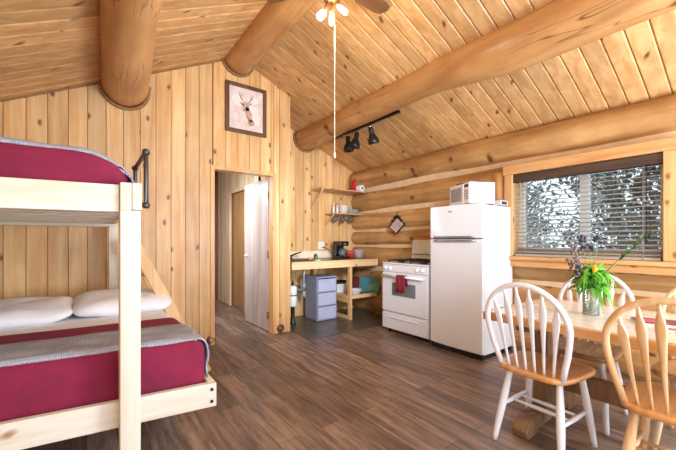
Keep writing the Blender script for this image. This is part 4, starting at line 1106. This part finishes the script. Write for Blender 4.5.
# ------------------------------------------------------------------ table
tb = thing('dining_table', 'long pine trestle table with pale plank top by the window', 'table', (2.06, .45, 0))
TW, Y0, Y1 = .90, -.78, .76   # local y
m = MB(); nb = 6; bw = TW/nb
for k in range(nb): m.box(k*bw+.002+(.03 if k == 0 else 0), (k+1)*bw-.002-(.03 if k == nb-1 else 0), Y0+.1, Y1-.105, .722, .752)
m.box(.03, TW-.03, Y1-.10, Y1-.03, .722, .752, rnd=.3); m.box(.03, TW-.03, Y0+.03, Y0+.098, .722, .752, rnd=.3)
top = m.build('tabletop', M['tabletop'], tb)
m = MB(); m.box(0, .0295, Y0, Y1, .70, .751); m.box(TW-.0295, TW, Y0, Y1, .70, .751); m.box(.0295, TW-.0295, Y1-.0295, Y1, .70, .751); m.box(.0295, TW-.0295, Y0, Y0+.0295, .70, .751)
m.build('edge_band', M['tableedge'], tb, .004)
B(.0297, TW-.0297, Y0+.03, Y1-.03, .705, .7215).build('underside', M['tableedge'], tb)
for y in (.56, -.55):
    B(.36, .54, y-.045, y+.045, .10, .64).build('pedestal_post', M['tablebase'], tb, .006)
    B(.12, .78, y-.05, y+.05, .64, .704).build('top_cleat', M['tablebase'], tb, .006)
    m = MB(); m.prism([(.08, 0), (.20, 0), (.24, .03), (.66, .03), (.70, 0), (.82, 0), (.84, .05), (.80, .10), (.58, .125), (.32, .125), (.10, .10), (.06, .05)], y-.045, y+.045, 'y')
    m.build('trestle_foot', M['tablebase'], tb, .006)
B(.42, .48, -.50, .51, .24, .36).build('stretcher', M['tablebase'], tb, .005)

# ------------------------------------------------------------------ chairs (arrow-back bow chairs); local +x is where the sitter faces
def chair(label, group, mback, mseat, mlegs, loc, rz):
    t = thing('windsor_chair', label, 'chair', loc, rz, group)
    # seat
    out = []
    n = 40
    for k in range(n):
        a = 2*PI*k/n; c, s = math.cos(a), math.sin(a)
        ex = .5
        x = .215*abs(c)**.5*(1 if c >= 0 else -1); y = abs(s)**.42*(1 if s >= 0 else -1)
        wd = .212+.016*(x/.2)
        out.append((x, y*wd))
    rings = []
    for (sc, z) in ((.0, .430), (.5, .430), (.93, .432), (.99, .440), (1., .452), (.985, .463), (.94, .467), (.8, .462), (.5, .455), (.0, .453)):
        rings.append([(p[0]*max(sc, .02), p[1]*max(sc, .02), z) for p in out])
    MB().rings(rings).build('seat', mseat, t)
    # bow
    lean = .20
    def bk(y, h): return (-.165-lean*h*(1+.0*h), y, .46+h)
    P_ = []; hb = .50
    for k in range(33):
        a = -.10+(PI+.20)*k/32
        # bow outline: narrow at the seat, widest at two-thirds, round top
        c, s = math.cos(a), math.sin(a)
        if k < 0: pass
        P_.append((c, s))
    bow = []
    low = [(.168, -.005), (.186, .07), (.205, .14), (.218, .21), (.225, .27)]
    for (y, h) in low: bow.append(bk(y, h))
    for k in range(1, 20):
        a = PI*k/20; bow.append(bk(.226*math.cos(a), .27+(hb-.27)*math.sin(a)))
    for (y, h) in low[::-1]: bow.append(bk(-y, h))
    MB().tube(bow, .0155, 12, up=(1, 0, .2), flat=1.05).build('bow_back', mback, t)
    for k in range(6):
        u = (k-2.5)/2.5
        yb, yt = u*.122, u*.172
        ht = .27+(hb-.27)*math.sqrt(max(0, 1-(yt/.226)**2))-.006
        pts = []; rad = []
        for (tt, w) in ((-.02, .007), (.1, .0075), (.3, .0095), (.5, .013), (.68, .0185), (.78, .020), (.84, .016), (.9, .009), (1., .007)):
            p = bk(yb+(yt-yb)*tt, ht*tt); bow_c = -.022*math.sin(PI*max(0, min(1, tt)))*.6
            pts.append((p[0]+.004-bow_c*.4, p[1], p[2])); rad.append((w, .0068))
        MB().tube(pts, rad, 10, up=(1, 0, .2)).build('back_slat', mback, t)
    lt = {}
    for (x, y, fx, fy) in ((.13, .145, .20, .19), (.13, -.145, .20, -.19), (-.12, .135, -.215, .185), (-.12, -.135, -.215, -.185)):
        a, b = Vector((x, y, .436)), Vector((fx, fy, 0.0)); lt[(x > 0, y > 0)] = (a, b)
        pts = [a+(b-a)*q for q in (0, .12, .35, .55, .75, .93, 1.)]
        MB().tube(pts, [.0155, .0175, .021, .0215, .019, .0155, .0145], 12, up=(1, 0, 0)).build('leg', mlegs, t)
    def at(kx, ky, q): a, b = lt[(kx, ky)]; return a+(b-a)*q
    for ky in (True, False):
        a, b = at(True, ky, .52), at(False, ky, .52)
        MB().tube([a+(b-a)*q for q in (0, .3, .5, .7, 1)], [.008, .012, .0145, .012, .008], 10).build('side_stretcher', mlegs, t)
    for q in (.36, .64):
        a0, a1 = at(True, True, .52), at(False, True, .52); b0, b1 = at(True, False, .52), at(False, False, .52)
        a = a0+(a1-a0)*q; b = b0+(b1-b0)*q
        MB().tube([a+(b-a)*s for s in (0, .3, .5, .7, 1)], [.007, .010, .012, .010, .007], 10).build('cross_stretcher', mlegs, t)
    return t
CHS = 1.0
c1 = chair('white bow-back chair with honey wood seat, at the near table end by the refrigerator', 'bow-back dining chairs', M['chairwhite'], M['oak'], M['chairwhite'], (2.205, .905, 0), R(-2))
chair('all-oak bow-back chair at the near side of the table', 'bow-back dining chairs', M['oakpale'], M['oak'], M['oakpale'], (2.175, .31, 0), R(0))
chair('white bow-back chair on the window side of the table, behind the vase', 'bow-back dining chairs', M['chairwhite'], M['seatbrown'], M['chairwhite'], (2.80, .895, 0), R(180))
chair('cream bow-back chair on the window side, only its back showing', 'bow-back dining chairs', M['oakpalest'], M['oak'], M['oakpalest'], (2.80, .30, 0), R(180))

# ------------------------------------------------------------------ vase and bouquet
vs_ = thing('glass_vase', 'clear glass vase of green stems on the dining table', 'vase', (2.495, .755, .7525))
MB().lathe([(.0, .0), (.042, .0), (.044, .004), (.042, .09), (.044, .155), (.048, .165), (.045, .165), (.041, .155), (.039, .09), (.040, .012), (.0, .012)], seg=26, ends=False).build('vase_body', M['vase'], vs_)
MB().lathe([(.0, .013), (.0385, .013), (.038, .06), (.038, .075), (.0, .075)], seg=24, ends=False).build('water', clear('vase_water', (.93, .97, .93, 1), .03, .05), vs_)
bq = thing('flower_bouquet', 'wildflower bouquet with leafy greens, one yellow bloom and dark seed heads', 'bouquet', (2.495, .755, .7525))
rnd = random.Random(21)
m = MB()
for k in range(16):
    a = rnd.uniform(0, 2*PI); r0 = rnd.uniform(0, .03)
    m.tube([(-r0*math.cos(a), -r0*math.sin(a), .02), (.0, .0, .11), (.02*math.cos(a), .02*math.sin(a), .17), (.05*math.cos(a), .05*math.sin(a), .24)], .0022, 5)
m.build('stems', M['stem'], bq)
def leafblade(m, p, d, L_, w, droop, nn=5):
    d = Vector(d).normalized(); side = d.cross(Vector((0, 0, 1)));
    if side.length < .01: side = Vector((1, 0, 0))
    side.normalize(); vs = []; fs = []
    for i in range(nn+1):
        t = i/nn; c = Vector(p)+d*(L_*t)+Vector((0, 0, -droop*t*t)); ww = w*math.sin(PI*(.08+.92*t)**.8)
        vs += [c-side*ww, c+Vector((0, 0, ww*.25)), c+side*ww]
    for i in range(nn):
        a = i*3; fs += [(a, a+1, a+4, a+3), (a+1, a+2, a+5, a+4)]
    m.add(vs, fs, True, rnd.random())
m = MB(); camr = Vector((.804, -.595, 0))
for k in range(150):
    a = rnd.uniform(0, 2*PI); el = rnd.uniform(-.1, 1.3)
    d = (math.cos(a)*math.cos(el), math.sin(a)*math.cos(el), math.sin(el))
    p = (rnd.gauss(.012, .035), rnd.gauss(-.01, .03), rnd.uniform(.16, .29))
    leafblade(m, p, d, rnd.uniform(.06, .14), rnd.uniform(.007, .014), rnd.uniform(.04, .15))
m.build('green_leaves', M['leaf'], bq)
m = MB()
for k in range(40):
    a = rnd.uniform(0, 2*PI); d = (-camr*rnd.uniform(.4, 1)+Vector((rnd.gauss(0, .3), rnd.gauss(0, .3), rnd.uniform(-.3, .7))))
    leafblade(m, (-camr*rnd.uniform(.0, .1))+Vector((0, 0, rnd.uniform(.17, .26))), d, rnd.uniform(.04, .09), rnd.uniform(.008, .014), rnd.uniform(.01, .05))
m.build('olive_leaves', M['leafdark'], bq)
# fern plume leaning right
m = MB(); base = Vector((.03, -.02, .2)); tip = base+camr*.32+Vector((0, 0, .305))
m.tube([base, base+(tip-base)*.5+Vector((0, 0, .01)), tip], [.004, .003, .001], 6)
for k in range(70):
    t = .42+.58*k/70; c = base+(tip-base)*t
    d = (tip-base).normalized()*.8+Vector((rnd.gauss(0, .35), rnd.gauss(0, .35), rnd.gauss(0, .35)))
    leafblade(m, c, d, .035*(1.15-t*.6), .006, .0, 3)
m.build('fern_plume', M['leafdark'], bq)
def bloomstem(dx, h, mat, name, nb, spread):
    e = camr*dx+Vector((0, 0, h)); m = MB()
    m.tube([(0, 0, .16), e*.6+Vector((0, 0, .05)), e], .002, 5); m.build('bloom_stem', M['stem'], bq)
    m = MB()
    for k in range(nb): m.ico(e+Vector((rnd.gauss(0, spread*.8), rnd.gauss(0, spread*.8), rnd.gauss(0, spread))), rnd.uniform(.008, .012))
    m.build(name, mat, bq)
bloomstem(-.06, .465, M['darkbloom'], 'dark_seed_head', 12, .014)
bloomstem(-.05, .415, M['darkbloom'], 'dark_seed_head', 9, .014)
bloomstem(.04, .47, M['darkbloom'], 'dark_seed_head', 10, .013)
bloomstem(-.005, .42, M['darkbloom'], 'dark_seed_head', 9, .013)
bloomstem(-.10, .40, M['mauvebloom'], 'mauve_seed_head', 9, .014)
bloomstem(-.105, .315, M['mauvebloom'], 'mauve_flower_head', 26, .022)
bloomstem(-.085, .275, M['mauvebloom'], 'mauve_flower_head', 20, .02)
m = MB(); fwd = Vector((-.595, -.804, 0)); c = -camr*.024+fwd*.06+Vector((0, 0, .285))
for k in range(12):
    a = 2*PI*k/12; d = camr*math.cos(a)+Vector((0, 0, math.sin(a)))+fwd*.5
    leafblade(m, c, d, .028, .009, .0, 3)
m.ico(c+fwd*.006, .011); m.build('yellow_flower', M['yellow'], bq)

# ------------------------------------------------------------------ papers on table
def book(name, x, y, rz, w, h, t, mc, label, cat='booklet'):
    o = thing(name, label, cat, (x, y, .7525), rz)
    B(-w/2, w/2, -h/2, h/2, 0, t*.8).build('pages', M['paper'], o, .001)
    B(-w/2-.002, w/2+.002, -h/2-.002, h/2+.002, t*.8, t).build('cover', mc, o)
    return o
b1 = book('magazine', 2.52, .45, R(25), .15, .21, .012, M['bookcover'], 'maroon-covered booklet lying on the table past the oak chair', 'booklet')
B(-.05, .05, -.03, .07, .012, .0125).build('red_print', M['redink'], b1)
b2 = thing('paper_sheet', 'open white paper leaflet lying on the table beside the maroon booklet', 'paper', (2.47, .285, .7525), R(12))
m = MB(); m.hexa([(-.11, -.14, 0), (.0, -.14, 0), (.0, .14, 0), (-.11, .14, 0), (-.11, -.14, .004), (.0, -.14, .002), (.0, .14, .002), (-.11, .14, .004)]); m.hexa([(.0, -.14, 0), (.12, -.14, 0), (.12, .14, 0), (.0, .14, 0), (.0, -.14, .002), (.12, -.14, .012), (.12, .14, .012), (.0, .14, .002)])
m.build('leaflet', M['paper'], b2)
m = MB(); m.box(-.09, -.03, .06, .12, .0045, .005); m.build('red_print', M['redink'], b2)

# ------------------------------------------------------------------ lights
def area(name, loc, target, size, power, col=(1, 1, 1), sy=None):
    l = bpy.data.lights.new(name, 'AREA'); l.energy = power; l.color = col; l.size = size
    if sy: l.shape = 'RECTANGLE'; l.size_y = sy
    o = bpy.data.objects.new(name, l); COL.objects.link(o); o.location = loc
    o.rotation_euler = (Vector(target)-Vector(loc)).to_track_quat('-Z', 'Y').to_euler(); return o
area('room_fill', (.6, -1.3, 2.2), (1.8, 3.2, 1.2), 2.2, 44, (.88, .95, 1))  # added soft fill behind the camera, not a fixture of the cabin
area('ceiling_fill', (1.0, -.9, .9), (.7, 1.9, 3.2), 1.4, 28, (.9, .95, 1))  # added upward fill for the ceiling, an unseen lamp rather than bounced light
area('left_slope_fill', (2.9, -1.2, 1.1), (-.2, 2.2, 2.7), 1.2, 190, (.92, .96, 1))  # unseen fill added to brighten the ceiling slope over the bunk
area('hall_daylight', (.95, 5.0, 1.5), (2.1, 5.2, .6), 1.2, 60, (.95, .98, 1), 1.6)
def spotlamp(name, loc, target, e, ang, col, r=.3):
    l = bpy.data.lights.new(name, 'SPOT'); l.energy = e; l.color = col; l.spot_size = R(ang); l.spot_blend = 1.; l.shadow_soft_size = r
    o = bpy.data.objects.new(name, l); COL.objects.link(o); o.location = loc
    o.rotation_euler = (Vector(target)-Vector(loc)).to_track_quat('-Z', 'Y').to_euler()
spotlamp('kitchen_fill', (.7, -.9, 2.35), (3.2, 4.4, 1.1), 950, 40, (.9, .96, 1))  # added fill from behind the camera to lift the kitchen, not a track head
def point(name, loc, e, col, r=.05):
    l = bpy.data.lights.new(name, 'POINT'); l.energy = e; l.color = col; l.shadow_soft_size = r
    o = bpy.data.objects.new(name, l); COL.objects.link(o); o.location = loc
point('fan_lamp', (1.43, 1.98, 2.74), 22, (1, .80, .55), .08)
w = bpy.data.worlds.new('World'); SC.world = w; w.use_nodes = True
bgn = w.node_tree.nodes['Background']; bgn.inputs[0].default_value = (.9, .96, 1, 1); bgn.inputs[1].default_value = 1.7

# ------------------------------------------------------------------ camera
cam = bpy.data.cameras.new('camera'); co = bpy.data.objects.new('camera', cam); COL.objects.link(co)
cam.sensor_width = 36; cam.lens = 340/676*36; cam.clip_start = .02
co.location = (0, 0, 1.21); co.rotation_euler = (R(90), 0, R(-36.5))
cam.shift_y = (240-225)/676
SC.camera = co
SC.view_settings.view_transform = 'Standard'; SC.view_settings.look = 'Medium Contrast'
SC.view_settings.exposure = -0.1; SC.view_settings.gamma = 1.0
SC.view_settings.use_white_balance = True; SC.view_settings.white_balance_temperature = 5900; SC.view_settings.white_balance_tint = 10
SC.cycles.max_bounces = 10; SC.cycles.diffuse_bounces = 5; SC.cycles.transparent_max_bounces = 16
SC.cycles.sample_clamp_indirect = 6
SC.cycles.use_denoising = True
